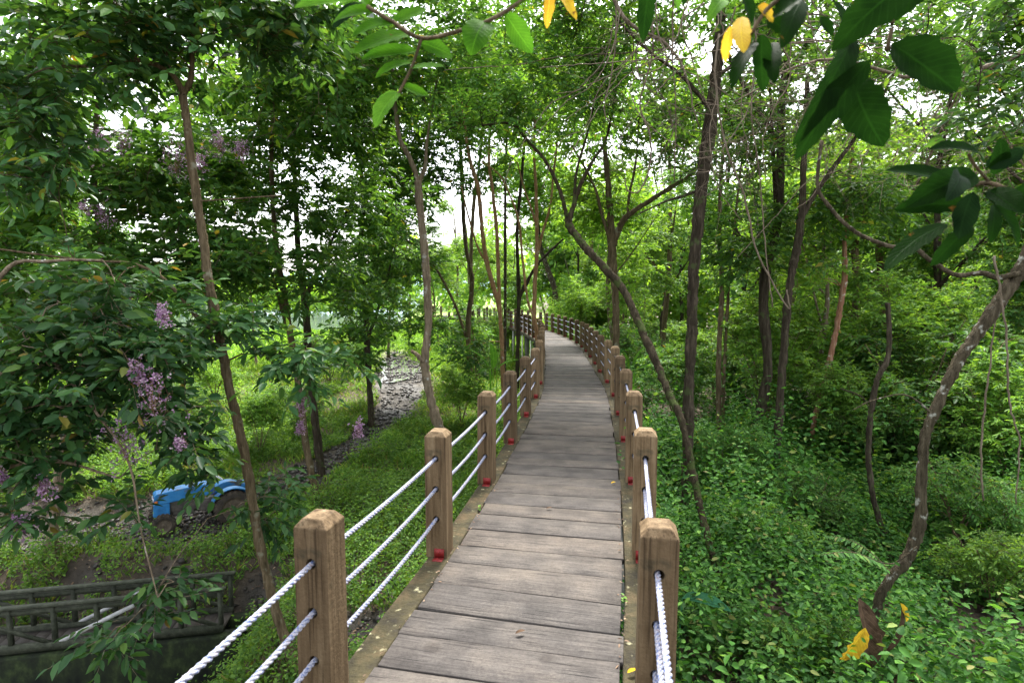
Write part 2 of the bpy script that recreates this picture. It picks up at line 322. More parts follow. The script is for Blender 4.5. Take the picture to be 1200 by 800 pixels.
M['orange'] = noise_mat('orange_lens', [(.3, (.5, .12, .02)), (.7, (.7, .22, .04))], (10, 10, 10), 2, .3)
M['white'] = noise_mat('faded_white', [(.3, (.5, .52, .55)), (.7, (.7, .72, .75))], (6, 6, 6), 4, .5)
M['black'] = noise_mat('black_plastic', [(.3, (.012, .012, .012)), (.7, (.03, .03, .03))], (6, 6, 6), 4, .5)
# planks: grain runs across the walkway (object X of each plank via UV-less trick: stored per-vertex plank coordinates)
def plank_mat():
    m, t, out = mat_new('plank_wood'); L = t.links
    at = nd(t, 'ShaderNodeAttribute', attribute_name='pc'); g = nd(t, 'ShaderNodeNewGeometry')
    mp = nd(t, 'ShaderNodeMapping'); mp.inputs['Scale'].default_value = (3.2, 62, 8); L.new(at.outputs['Vector'], mp.inputs[0])
    nz = nd(t, 'ShaderNodeTexNoise'); nz.inputs['Scale'].default_value = 1.6; nz.inputs['Detail'].default_value = 10; nz.inputs['Roughness'].default_value = .7; nz.inputs['Distortion'].default_value = .15
    L.new(mp.outputs[0], nz.inputs['Vector'])
    r = ramp(t, [(.26, (.027, .023, .021)), (.40, (.054, .047, .043)), (.54, (.074, .066, .060)), (.66, (.094, .084, .077)), (.85, (.145, .132, .121))]); L.new(nz.outputs[0], r.inputs[0])
    # weather blotches
    n2 = nd(t, 'ShaderNodeTexNoise'); n2.inputs['Scale'].default_value = 5; n2.inputs['Detail'].default_value = 7; L.new(at.outputs['Vector'], n2.inputs['Vector'])
    r2 = ramp(t, [(.32, (.58, .58, .58)), (.5, (.94, .94, .93)), (.68, (1.22, 1.20, 1.14))]); L.new(n2.outputs[0], r2.inputs[0])
    mx = nd(t, 'ShaderNodeMix', data_type='RGBA', blend_type='MULTIPLY'); mx.inputs[0].default_value = 1; L.new(r.outputs[0], mx.inputs[6]); L.new(r2.outputs[0], mx.inputs[7])
    # stains: few dark spots
    n3 = nd(t, 'ShaderNodeTexVoronoi'); n3.inputs['Scale'].default_value = 2.3; L.new(at.outputs['Vector'], n3.inputs['Vector'])
    r3 = ramp(t, [(.07, (.42, .40, .40)), (.13, (1, 1, 1))]); L.new(n3.outputs[0], r3.inputs[0])
    mx2 = nd(t, 'ShaderNodeMix', data_type='RGBA', blend_type='MULTIPLY'); mx2.inputs[0].default_value = .7; L.new(mx.outputs[2], mx2.inputs[6]); L.new(r3.outputs[0], mx2.inputs[7])
    rr = ramp(t, [(0, (.74, .745, .75)), (.4, (.90, .90, .90)), (.8, (1.0, .98, .94)), (1, (1.14, 1.08, 1.0))]); L.new(g.outputs['Random Per Island'], rr.inputs[0])
    mx3 = nd(t, 'ShaderNodeMix', data_type='RGBA', blend_type='MULTIPLY'); mx3.inputs[0].default_value = 1; L.new(mx2.outputs[2], mx3.inputs[6]); L.new(rr.outputs[0], mx3.inputs[7])
    # fine cracks
    mp4 = nd(t, 'ShaderNodeMapping'); mp4.inputs['Scale'].default_value = (1.2, 38, 1); L.new(at.outputs['Vector'], mp4.inputs[0])
    n4 = nd(t, 'ShaderNodeTexNoise'); n4.inputs['Scale'].default_value = 2.2; n4.inputs['Detail'].default_value = 3; L.new(mp4.outputs[0], n4.inputs['Vector'])
    r4 = ramp(t, [(.335, (.10, .09, .09)), (.375, (1, 1, 1))]); L.new(n4.outputs[0], r4.inputs[0])
    mx4 = nd(t, 'ShaderNodeMix', data_type='RGBA', blend_type='MULTIPLY'); mx4.inputs[0].default_value = .85; L.new(mx3.outputs[2], mx4.inputs[6]); L.new(r4.outputs[0], mx4.inputs[7])
    n5 = nd(t, 'ShaderNodeTexNoise'); n5.inputs['Scale'].default_value = 70; n5.inputs['Detail'].default_value = 6; n5.inputs['Roughness'].default_value = .8; L.new(at.outputs['Vector'], n5.inputs['Vector'])
    r5 = ramp(t, [(.35, (.55, .53, .52)), (.5, (1, 1, 1)), (.68, (1.35, 1.32, 1.28))]); L.new(n5.outputs[0], r5.inputs[0])
    mx5 = nd(t, 'ShaderNodeMix', data_type='RGBA', blend_type='MULTIPLY'); mx5.inputs[0].default_value = .8; L.new(mx4.outputs[2], mx5.inputs[6]); L.new(r5.outputs[0], mx5.inputs[7]); mx4 = mx5
    p = nd(t, 'ShaderNodeBsdfPrincipled'); L.new(mx4.outputs[2], p.inputs['Base Color']); p.inputs['Roughness'].default_value = .75; p.inputs['Specular IOR Level'].default_value = .2
    b = nd(t, 'ShaderNodeBump'); b.inputs['Strength'].default_value = .6; b.inputs['Distance'].default_value = .004
    ad = nd(t, 'ShaderNodeMath', operation='MULTIPLY'); L.new(nz.outputs[0], ad.inputs[0]); L.new(r4.outputs[0], ad.inputs[1])
    L.new(ad.outputs[0], b.inputs['Height']); L.new(b.outputs[0], p.inputs['Normal']); L.new(p.outputs[0], out.inputs[0]); return m
M['plank'] = plank_mat()
def rope_mat():
    m, t, out = mat_new('rope_fibre'); L = t.links
    tc = nd(t, 'ShaderNodeTexCoord'); v = nd(t, 'ShaderNodeTexNoise'); v.inputs['Scale'].default_value = 90; v.inputs['Detail'].default_value = 2; L.new(tc.outputs['Object'], v.inputs['Vector'])
    r = ramp(t, [(.36, (.09, .12, .25)), (.45, (.22, .23, .29)), (.62, (.33, .325, .36)), (.70, (.20, .14, .17))]); L.new(v.outputs[0], r.inputs[0])
    p = nd(t, 'ShaderNodeBsdfPrincipled'); L.new(r.outputs[0], p.inputs['Base Color']); p.inputs['Roughness'].default_value = .7
    L.new(p.outputs[0], out.inputs[0]); return m
M['rope'] = rope_mat()
def ground_mat():
    m, t, out = mat_new('ground_soil'); L = t.links
    at = nd(t, 'ShaderNodeAttribute', attribute_name='mud'); aw = nd(t, 'ShaderNodeAttribute', attribute_name='fld')
    tc = nd(t, 'ShaderNodeTexCoord')
    n1 = nd(t, 'ShaderNodeTexNoise'); n1.inputs['Scale'].default_value = 2.2; n1.inputs['Detail'].default_value = 12; n1.inputs['Roughness'].default_value = .7; L.new(tc.outputs['Object'], n1.inputs['Vector'])
    soil = ramp(t, [(.3, (.035, .026, .018)), (.5, (.085, .064, .045)), (.7, (.16, .125, .09))]); L.new(n1.outputs[0], soil.inputs[0])
    mud = ramp(t, [(.3, (.022, .019, .015)), (.5, (.052, .046, .038)), (.7, (.11, .098, .083))]); L.new(n1.outputs[0], mud.inputs[0])
    n2 = nd(t, 'ShaderNodeTexNoise'); n2.inputs['Scale'].default_value = .25; n2.inputs['Detail'].default_value = 10; L.new(tc.outputs['Object'], n2.inputs['Vector'])
    fld = ramp(t, [(.3, (.10, .20, .03)), (.5, (.20, .30, .06)), (.7, (.34, .36, .13))]); L.new(n2.outputs[0], fld.inputs[0])
    m1 = nd(t, 'ShaderNodeMix', data_type='RGBA'); L.new(at.outputs['Fac'], m1.inputs[0]); L.new(soil.outputs[0], m1.inputs[6]); L.new(mud.outputs[0], m1.inputs[7])
    m2 = nd(t, 'ShaderNodeMix', data_type='RGBA'); L.new(aw.outputs['Fac'], m2.inputs[0]); L.new(m1.outputs[2], m2.inputs[6]); L.new(fld.outputs[0], m2.inputs[7])
    p = nd(t, 'ShaderNodeBsdfPrincipled'); L.new(m2.outputs[2], p.inputs['Base Color']); p.inputs['Specular IOR Level'].default_value = .35
    wn = nd(t, 'ShaderNodeTexNoise'); wn.inputs['Scale'].default_value = .7; wn.inputs['Detail'].default_value = 4; L.new(tc.outputs['Object'], wn.inputs['Vector'])
    wr = ramp(t, [(.48, (0, 0, 0)), (.60, (1, 1, 1))]); L.new(wn.outputs[0], wr.inputs[0]); wm = nd(t, 'ShaderNodeMath', operation='MULTIPLY'); L.new(wr.outputs[0], wm.inputs[0]); L.new(at.outputs['Fac'], wm.inputs[1])
    wq = nd(t, 'ShaderNodeMapRange'); wq.inputs[3].default_value = .92; wq.inputs[4].default_value = .28; L.new(wm.outputs[0], wq.inputs[0]); L.new(wq.outputs[0], p.inputs['Roughness'])
    nb = nd(t, 'ShaderNodeTexNoise'); nb.inputs['Scale'].default_value = 7; nb.inputs['Detail'].default_value = 10; nb.inputs['Roughness'].default_value = .75; L.new(tc.outputs['Object'], nb.inputs['Vector'])
    b = nd(t, 'ShaderNodeBump'); b.inputs['Strength'].default_value = 1; b.inputs['Distance'].default_value = .09
    L.new(nb.outputs[0], b.inputs['Height']); L.new(b.outputs[0], p.inputs['Normal']); L.new(p.outputs[0], out.inputs[0]); return m
M['ground'] = ground_mat()
def water_mat(name, col, rough=.08, bs=6):
    m, t, out = mat_new(name); L = t.links; p = nd(t, 'ShaderNodeBsdfPrincipled'); p.inputs['Base Color'].default_value = tuple(col) + (1,)
    p.inputs['Roughness'].default_value = rough; p.inputs['IOR'].default_value = 1.33; p.inputs['Specular IOR Level'].default_value = .9
    tc = nd(t, 'ShaderNodeTexCoord'); nz = nd(t, 'ShaderNodeTexNoise'); nz.inputs['Scale'].default_value = bs; L.new(tc.outputs['Object'], nz.inputs['Vector'])
    b = nd(t, 'ShaderNodeBump'); b.inputs['Strength'].default_value = .15; b.inputs['Distance'].default_value = .02
    L.new(nz.outputs[0], b.inputs['Height']); L.new(b.outputs[0], p.inputs['Normal']); L.new(p.outputs[0], out.inputs[0]); return m
M['water'] = water_mat('lake_water', (.10, .12, .12)); M['puddle'] = water_mat('puddle_water', (.06, .055, .05), .06, 3)
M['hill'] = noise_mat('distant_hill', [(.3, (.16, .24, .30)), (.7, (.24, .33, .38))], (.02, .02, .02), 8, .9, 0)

# ------------------------------------------------------------------ the setting: ground, puddle, lake, hills
MUDPX = [(462, 408, .9), (470, 432, 1.5), (474, 455, 1.2), (455, 490, .75), (430, 512, .75), (395, 535, .6), (330, 570, .7), (240, 598, .9), (130, 612, 1.2), (20, 625, 1.3), (-150, 650, 1.6), (300, 700, .4), (190, 690, .5), (90, 690, .5), (215, 618, 1.1), (250, 600, .9), (410, 740, .55), (450, 690, .4)]
MUD = []
for a, b in zip(MUDPX[:10], MUDPX[1:11]):
    for k in range(6):
        f = k / 6; g_ = Gd(a[0] * (1 - f) + b[0] * f, a[1] * (1 - f) + b[1] * f); MUD.append((g_[0], g_[1], a[2] * (1 - f) + b[2] * f))
for q in MUDPX[11:]: g_ = Gd(q[0], q[1]); MUD.append((g_[0], g_[1], q[2]))
def mudf(x, y):
    m = np.zeros_like(x)
    for (mx, my, mr) in MUD:
        d = np.hypot(x - mx, (y - my)) / mr; m = np.maximum(m, 1 - smooth(.5, 1.15, d + (vnoise(x, y, 1.4, 5) - .5) * .7))
    return m
def LAKE(x, y):   # shore line of the lake, left rear
    return smooth(46, 52, y + (vnoise(x, y, .05, 4) - .5) * 8) * (1 - smooth(-14, -9, x + (y - 50) * .15))
def spaced(lim, n, p=3):
    t = np.linspace(-1, 1, n); return np.sign(t) * (np.abs(t) ** p) * lim
gx = spaced(1500, 420, 3.2) - 2; gy = np.concatenate([np.arange(-12, 45, .22), 45 + np.cumsum(.22 * 1.055 ** np.arange(115))])
puddle_c = Gd(468, 428); PUD = puddle_c
GX, GY = np.meshgrid(gx, gy); GZ = H(GX, GY); mud_ = mudf(GX, GY)
GZ -= mud_ * (.06 + .10 * vnoise(GX, GY, 1.8, 8)); GZ -= .9 * LAKE(GX, GY)
GZ += np.exp(-(((GX - PUD[0]) / 3) ** 2 + ((GY - PUD[1]) / 6) ** 2)) * (vnoise(GX, GY, 1.1, 9) - .5) * .10
GZ -= .27 * np.exp(-(((GX - puddle_c[0]) / 1.1) ** 2 + ((GY - puddle_c[1]) / 2.6) ** 2))
nx, ny = len(gx), len(gy)
i = np.arange(ny - 1)[:, None] * nx; j = np.arange(nx - 1)[None]
F = np.stack([i + j, i + j + 1, i + nx + j + 1, i + nx + j], -1).reshape(-1, 4)
me = np_mesh('ground', np.stack([GX, GY, GZ], -1).reshape(-1, 3), F.ravel(), np.arange(len(F)) * 4, None, True)
for nm, arr in (('mud', mud_), ('fld', smooth(24, 34, GY + (vnoise(GX, GY, .3, 6) - .5) * 10) * (1 - mud_) * (1 - smooth(3, 8, GX)))):
    a = me.attributes.new(nm, 'FLOAT', 'POINT'); a.data.foreach_set('value', arr.ravel().astype(np.float32))
tag(link('ground', me, None, M['ground']), kind='structure')
def disc(name, cx, cy, z, rx, ry, mat, n=64):
    V = [(cx, cy, z)] + [(cx + rx * math.cos(a) * (1 + .12 * math.sin(3 * a) + .07 * math.sin(7 * a + 1)), cy + ry * math.sin(a) * (1 + .1 * math.sin(4 * a)), z) for a in np.linspace(0, 2 * math.pi, n, endpoint=False)]
    g = Geo(); g.add(V, None, [(0, k + 1, (k + 1) % n + 1) for k in range(n)]); return tag(g.build(name, mat), kind='structure')
disc('puddle', puddle_c[0], puddle_c[1], float(H(puddle_c[0], puddle_c[1])) - .115, 1.7, 4.4, M['puddle'])
g = Geo(); g.add([(-900, 44, -2.05), (-6, 44, -2.05), (-60, 900, -2.05), (-900, 900, -2.05)], [(0, 1, 2, 3)]); tag(g.build('lake_water', M['water']), kind='structure')
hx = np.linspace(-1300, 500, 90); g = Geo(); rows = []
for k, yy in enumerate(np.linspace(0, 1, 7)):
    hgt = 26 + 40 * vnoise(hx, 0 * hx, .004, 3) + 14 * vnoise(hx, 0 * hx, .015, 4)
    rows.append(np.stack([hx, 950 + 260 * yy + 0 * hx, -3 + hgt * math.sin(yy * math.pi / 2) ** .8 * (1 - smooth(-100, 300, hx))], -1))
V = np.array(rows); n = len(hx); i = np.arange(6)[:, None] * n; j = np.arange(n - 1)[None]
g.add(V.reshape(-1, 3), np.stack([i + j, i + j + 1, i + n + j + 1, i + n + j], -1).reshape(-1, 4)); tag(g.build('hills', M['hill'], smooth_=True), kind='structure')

# ------------------------------------------------------------------ boardwalk
HW = .55; KW = .145
bw = empty('boardwalk', (0, 0, 0), 'weathered grey plank boardwalk curving away through the trees on piles', 'boardwalk')
g = Geo(); PC = []
s = .2; s_end = SLEN - .3; k = 0
while s < s_end:
    w = random.uniform(.215, .285); gap = random.uniform(.003, .009); sk = random.uniform(-.006, .006)
    e = [random.uniform(-.012, .012) for _ in range(2)]; zt = random.uniform(-.005, .004); tl = random.uniform(-.004, .004); tl2 = random.uniform(-.003, .003)
    p0, p1 = s, s + w - gap; nseg = 6; V = []; pc = []
    ox, oy = random.uniform(0, 80), random.uniform(0, 80)
    cpt, cdir = cl(s + w / 2); nrm = np.array([cdir[1], -cdir[0]])
    bow = random.uniform(-.002, .002)
    for q in range(nseg + 1):
        o = -HW + e[0] + (2 * HW + e[1] - e[0]) * q / nseg
        for (ss_, zz, jt) in ((p0, 0, 1), (p0, 1, 1), (p1, 1, 1), (p1, 0, 1)):
            b0, _ = cl(ss_); dd = nrm; pp = off(ss_, o); jit = random.uniform(-.0012, .0012)
            z = zt + tl * o + tl2 * (1 if ss_ == p1 else -1) + (0 if zz else -.038) + bow * (1 - (o / HW) ** 2)
            x_, y_ = pp[0] + (sk * o + jit) * cdir[0], pp[1] + (sk * o + jit) * cdir[1]
            V.append((x_, y_, z)); pc.append((o + ox, (ss_ - s) + oy, zz * .05))
    V = np.array(V); F = []
    for q in range(nseg):
        a, b = q * 4, q * 4 + 4
        for m_ in range(4): F.append((a + m_, a + (m_ + 1) % 4, b + (m_ + 1) % 4, b + m_))
    F += [(3, 2, 1, 0), (nseg * 4, nseg * 4 + 1, nseg * 4 + 2, nseg * 4 + 3)]
    g.add(V, F); PC += pc; s += w; k += 1
dk = g.build('deck', M['plank'], bw)
a = dk.data.attributes.new('pc', 'FLOAT_VECTOR', 'POINT'); a.data.foreach_set('vector', np.array(PC, np.float32).ravel())
bevel(dk, .0035, 1)
for sgn in (-1, 1):
    n = 240; g = Geo(); V = []
    for q in range(n + 1):
        s = .2 + (s_end - .2) * q / n
        for (o, z) in ((HW + .008, -.155), (HW + .008, -.008), (HW + .008 + KW, -.008), (HW + .008 + KW, -.155)):
            pp = off(s, sgn * o); V.append((pp[0], pp[1], z + random.uniform(-.0015, .0015)))
    F = []
    for q in range(n):
        a, b = q * 4, q * 4 + 4
        for m_ in range(4): F.append((a + m_, a + (m_ + 1) % 4, b + (m_ + 1) % 4, b + m_))
    F += [(3, 2, 1, 0), (n * 4, n * 4 + 1, n * 4 + 2, n * 4 + 3)]
    g.add(V, F); kb = g.build('kerb', M['kerb'], bw); kb['label'] = 'mossy kerb beam with pale lichen spots'; bevel(kb, .006, 1)
for o in (-.33, .33):
    g = Geo(); V = []
    pts = [np.append(off(s, o), -.15) for s in np.linspace(.3, s_end - .1, 120)]
    for a, b in zip(pts[:-1], pts[1:]): g.beam(a, b, .10, .20)
    g.build('joist', M['beam'], bw)
sl_, sr_ = s_at_y(2.16, -HW - .08), s_at_y(2.05, HW + .08)
for kk in range(-1, 12):
    s = sl_ + 1.42 * 2 * kk + .2
    if not .3 < s < s_end: continue
    for sgn in (-1, 1):
        pp = off(s, sgn * (HW - .03)); z0 = float(H(*pp)) - .3
        g = Geo(); g.box((pp[0], pp[1], (z0 - .25) / 2), (.17, .17, -.25 - z0)); g.build('pile', M['pile'], bw)
        pp = off(s + .5, sgn * (HW + .12)); g = Geo(); g.tube([(pp[0], pp[1], z0), (pp[0], pp[1], -.16)], .028, 8); g.build('pipe', M['pipe'], bw)
    a, b = off(s, -HW - .1), off(s, HW + .1); g = Geo(); g.beam((a[0], a[1], -.30), (b[0], b[1], -.30), .12, .12); g.build('cross_beam', M['beam'], bw)

# railing posts with three rope holes each
PWd = .143; PH = .83; HOLES = (.655, .455, .255)
def post_mesh():
    bm = bmesh.new(); w = PWd / 2
    rings = [(-.006, w), (PH - .034, w), (PH - .004, w - .026), (PH, w - .032)]
    # bevelled top: chamfer deep on the two path-side corners
    vs = []
    for z, h in rings:
        hy = h if h == w else w - (w - h) * .8
        vs.append([bm.verts.new((x * h, y * hy, z)) for x, y in ((-1, -1), (1, -1), (1, 1), (-1, 1))])
    for a, b in zip(vs[:-1], vs[1:]):
        for q in range(4): bm.faces.new((a[q], a[(q + 1) % 4], b[(q + 1) % 4], b[q]))
    bm.faces.new(vs[0][::-1]); bm.faces.new(vs[-1])
    me = bpy.data.meshes.new('post_raw'); bm.to_mesh(me); bm.free()
    ob = bpy.data.objects.new('post_raw', me); COL.objects.link(ob)
    bm = bmesh.new()
    for z in HOLES:
        r = bmesh.ops.create_cone(bm, cap_ends=True, segments=16, radius1=.0205, radius2=.0205, depth=.4)
        bmesh.ops.rotate(bm, verts=r['verts'], cent=(0, 0, 0), matrix=Matrix.Rotation(math.pi / 2, 3, 'X')); bmesh.ops.translate(bm, verts=r['verts'], vec=(0, 0, z))
    mc = bpy.data.meshes.new('cut'); bm.to_mesh(mc); bm.free(); oc = bpy.data.objects.new('cut', mc); COL.objects.link(oc)
    b = ob.modifiers.new('b', 'BOOLEAN'); b.operation = 'DIFFERENCE'; b.object = oc; b.solver = 'EXACT'
    bv = ob.modifiers.new('v', 'BEVEL'); bv.width = .004; bv.segments = 2; bv.limit_method = 'ANGLE'; bv.angle_limit = R(25)
    dg = bpy.context.evaluated_depsgraph_get(); dg.update()
    res = bpy.data.meshes.new_from_object(ob.evaluated_get(dg)); res.name = 'post_body'
    bpy.data.objects.remove(ob); bpy.data.objects.remove(oc); res.materials.clear(); res.materials.append(M['post']); return res
pm = post_mesh()
bms = {}
for sgn in (-1, 1):   # bracket on the near face, next to the inner corner
    g = Geo(); x0 = -sgn * .018
    g.box((x0, -PWd / 2 - .0035, .032), (.066, .006, .056)); g.box((x0, -PWd / 2 - .031, .001), (.066, .05, .006))
    g.tube([(x0, -PWd / 2 - .006, .036), (x0, -PWd / 2 - .014, .036)], .009, 6); g.tube([(x0, -PWd / 2 - .035, .003), (x0, -PWd / 2 - .035, .011)], .008, 6)
    o = g.build('bracket', M['red']); bms[sgn] = o.data; bpy.data.objects.remove(o)
ORD = ['nearest', 'second', 'third', 'fourth', 'fifth', 'sixth', 'seventh', 'eighth', 'ninth', 'tenth', 'eleventh', 'twelfth', 'thirteenth', 'fourteenth', 'fifteenth', 'sixteenth', 'seventeenth', 'eighteenth', 'nineteenth', 'twentieth', 'twenty-first', 'twenty-second', 'twenty-third', 'twenty-fourth', 'twenty-fifth', 'twenty-sixth', 'twenty-seventh', 'twenty-eighth', 'twenty-ninth', 'thirtieth', 'thirty-first', 'thirty-second']
rails = {}
for sgn, s0, side in ((-1, sl_, 'left'), (1, sr_, 'right')):
    s = s0 - 1.42; kk = -1; nodes = []
    while s < s_end - .3:
        pp = off(s, sgn * (HW + .008 + KW / 2 + (.018 if sgn < 0 else .048))); _, d = cl(s); rz = math.atan2(-d[0], d[1])
        nodes.append((pp[0], pp[1], rz))
        if kk >= 0:
            lab = {0: f'nearest brown wooden post of the {side} rope railing, with sloping top edges', }.get(kk, f'{ORD[kk]} brown wooden post from the near end of the {side} rope railing')
            t = empty('railing_post', (pp[0], pp[1], -.008), lab, 'post', f'wooden posts of the {side} rope railing', rz + random.uniform(-.03, .03))
            t.rotation_euler.x = random.uniform(-.008, .008); t.rotation_euler.y = random.uniform(-.010, .010)
            link('post_body', pm, t); t.scale.z = random.uniform(.982, 1.02)
            link('bracket', bms[sgn], t).data.materials[0] = M['red']
        s += 1.42 + random.uniform(-.03, .03); kk += 1
    rails[sgn] = nodes
# ropes: three laid strands, drooping a little between posts
def rope(nodes, z, sag=.022):
    pts = []
    for (a, b) in zip(nodes[:-1], nodes[1:]):
        L = math.hypot(b[0] - a[0], b[1] - a[1]); near = min(a[1], b[1]) < 6
        n = 110 if near else (40 if min(a[1], b[1]) < 12 else 8)
        sg = sag * random.uniform(.5, 1.3)
        for q in range(n):
            t = q / n; pts.append((a[0] + (b[0] - a[0]) * t, a[1] + (b[1] - a[1]) * t, z - sg * 4 * t * (1 - t) - .006))
    return np.array(pts)
for sgn, side in ((-1, 'left'), (1, 'right')):
    for z, nm in zip(HOLES, ('topmost', 'middle', 'lowest')):
        c0 = rope(rails[sgn], z); g = Geo()
        ss_ = np.concatenate([[0], np.cumsum(np.linalg.norm(np.diff(c0, axis=0), axis=1))])
        nn = int(np.searchsorted(c0[:, 1], 12.2)); d = np.gradient(c0, axis=0); d /= np.linalg.norm(d, axis=1)[:, None]
        a = np.cross(d, [0, 0, 1.]); a /= np.linalg.norm(a, axis=1)[:, None]; b = np.cross(d, a)
        for q in range(3):
            ph = ss_ / .075 * 2 * np.pi + q * 2.0944
            off_ = .0066 * (np.cos(ph)[:, None] * a + np.sin(ph)[:, None] * b); g.tube((c0 + off_)[:nn], .0058, 7, False)
        g.tube(c0[nn - 1:], .0105, 6, False)
        tag(g.build('rope', M['rope'], smooth_=True), f'{nm} white twisted rope threaded through the {side} railing posts', 'rope', f'ropes of the {side} railing')

# ------------------------------------------------------------------ foliage machinery
def unit(v): return v / (np.linalg.norm(v, axis=-1, keepdims=True) + 1e-9)
def spray_leaves(G, A, T, ln, n, LL, WW, kind, droop=.35, face=.55):
    """leaves set alternately along twigs A->A+T*ln"""
    K = len(A)
    if K == 0: return
    T = unit(T); B = unit(np.cross(T, [0, 0, 1.]) + 1e-4); ln = np.broadcast_to(ln, (K,))
    idx = np.arange(n)
    f = (idx + .6) / n
    pos = A[:, None] + T[:, None] * (ln[:, None] * f[None])[..., None] + (np.array([0, 0, -1.]) * (ln[:, None] * (f ** 2)[None] * droop * .4)[..., None])
    side = np.where(idx % 2 == 0, 1., -1.)[None, :, None]
    ang = rng.uniform(.7, 1.15, (K, n, 1)); last = (idx == n - 1)[None, :, None]; ang = np.where(last, .15, ang)
    D = T[:, None] * np.cos(ang) + side * B[:, None] * np.sin(ang) + np.array([0, 0, -1.]) * droop * rng.uniform(.2, 1.5, (K, n, 1)) + rng.normal(0, .14, (K, n, 3))
    N = np.array([0, 0, 1.]) * face + rng.normal(0, .42, (K, n, 3)) + .2 * unit(np.cross(B, T))[:, None]
    L_ = LL * rng.uniform(.6, 1.2, K * n); G.leaves(pos.reshape(-1, 3), D.reshape(-1, 3), N.reshape(-1, 3), L_, L_ * WW * rng.uniform(.85, 1.15, K * n), kind)
def blob_points(blobs, dens):
    out = []
    for (c0, r) in blobs:
        r = np.array(r, float); n = max(3, int(dens * (r[0] * r[1] * r[2]) ** (2 / 3)))
        v = unit(rng.normal(0, 1, (n, 3))) * (rng.random((n, 1)) ** .42) * (1 + .25 * rng.normal(0, 1, (n, 1)).clip(-1, 1))
        out.append(np.array(c0) + v * r)
    return np.vstack(out)
def skeleton(stems, pts, r_end=.006, step=.35):
    """join every foliage point to the nearest wood already there; returns polylines with radii and the direction in which each ends"""
    nodes = np.vstack([catmull(s_[0], 6) for s_ in stems]); rads = np.concatenate([np.interp(np.linspace(0, 1, 6 * (len(s_[0]) - 1) + 1), np.linspace(0, 1, len(s_[1])), s_[1]) for s_ in stems])
    zmin = nodes[:, 2].min() + (nodes[:, 2].max() - nodes[:, 2].min()) * .25
    mask0 = nodes[:, 2] > zmin; nodes, rads = nodes[mask0], rads[mask0]
    d0 = np.array([np.min(np.linalg.norm(nodes - p, axis=1)) for p in pts]); order = np.argsort(d0)
    lines = []; ends = np.zeros_like(pts)
    for q in order:
        p = pts[q]; dv = p - nodes; dd = np.linalg.norm(dv, axis=1) + np.maximum(0, -dv[:, 2] + .1) * .6; m_ = int(np.argmin(dd)); a = nodes[m_]; L = np.linalg.norm(p - a)
        if L < .02: ends[q] = rng.normal(0, 1, 3); continue
        n = max(2, int(L / step) + 1); tt = np.linspace(0, 1, n + 1)[:, None]
        arch = np.array([0, 0, 1.]) * .12 * L * np.sin(tt * np.pi) + rng.normal(0, .035 * L, (n + 1, 3)) * np.sin(tt * np.pi)
        poly = a * (1 - tt) + p * tt + arch; ra = min(rads[m_] * .7, .004 + .010 * L + r_end); rr = np.linspace(max(ra, r_end), r_end, n + 1)
        lines.append((poly, rr)); nodes = np.vstack([nodes, poly[1:]]); rads = np.concatenate([rads, rr[1:]]); ends[q] = poly[-1] - poly[-2]
    return lines, unit(ends)
def make_tree(name, stems, blobs, barkm, leafm, label, cat='tree', group=None, dens=60, twigs=5, n=8, LL=.12, WW=.42, kind='mid', tw=.38, droop=.35, flowers=(), sides=10, cluster_r=.0, trunk_extra=()):
    """stems: list of (points, radii) in world space; blobs: list of (centre, radii)"""
    base = np.array(stems[0][0][0], float); t = empty(name, base, label, cat, group)
    G = Geo()
    for (pts, rad) in stems:
        near_ = sides >= 9; p = catmull(pts, 12 if near_ else 6); rr = np.interp(np.linspace(0, 1, len(p)), np.linspace(0, 1, len(rad)), rad)
        if pts is stems[0][0]:
            arc = np.concatenate([[0], np.cumsum(np.linalg.norm(np.diff(p, axis=0), axis=1))]); rr = rr * (1 + .55 * np.exp(-arc / .22))
        kn = np.convolve(rng.normal(0, 1, len(p) + 4), np.ones(5) / 5, 'valid'); rr = rr * (1 + .08 * kn)
        p = p + rng.normal(0, 1, p.shape) * rr[:, None] * .07; G.tube(p, rr, sides + 2 * near_, True, .16)
    if blobs:
        pts = blob_points(blobs, dens); lines, ends = skeleton(stems, pts)
        for poly, rr in lines: G.tube(poly, rr, 5 if rr[0] > .012 else 3, False)
        K = len(pts); A = np.repeat(pts, twigs, 0); T = np.repeat(ends, twigs, 0) * .5 + rng.normal(0, .75, (K * twigs, 3)); T[:, 2] *= .6; T[:, 2] += .05
        T = unit(T); A = A + rng.normal(0, .06, A.shape); ln = tw * rng.uniform(.6, 1.25, len(A))
        G.prisms(A, A + T * ln[:, None] + np.array([0, 0, -1.]) * (ln * droop * .4)[:, None], .0035, .0015)
        C = Geo(); spray_leaves(C, A, T, ln, n, LL, WW, kind, droop)
        C.build('crown', leafm, t, base)
    G.build('trunk', barkm, t, base, True)
    for (f, r) in flowers: flower(t, f, r, base)
    return t
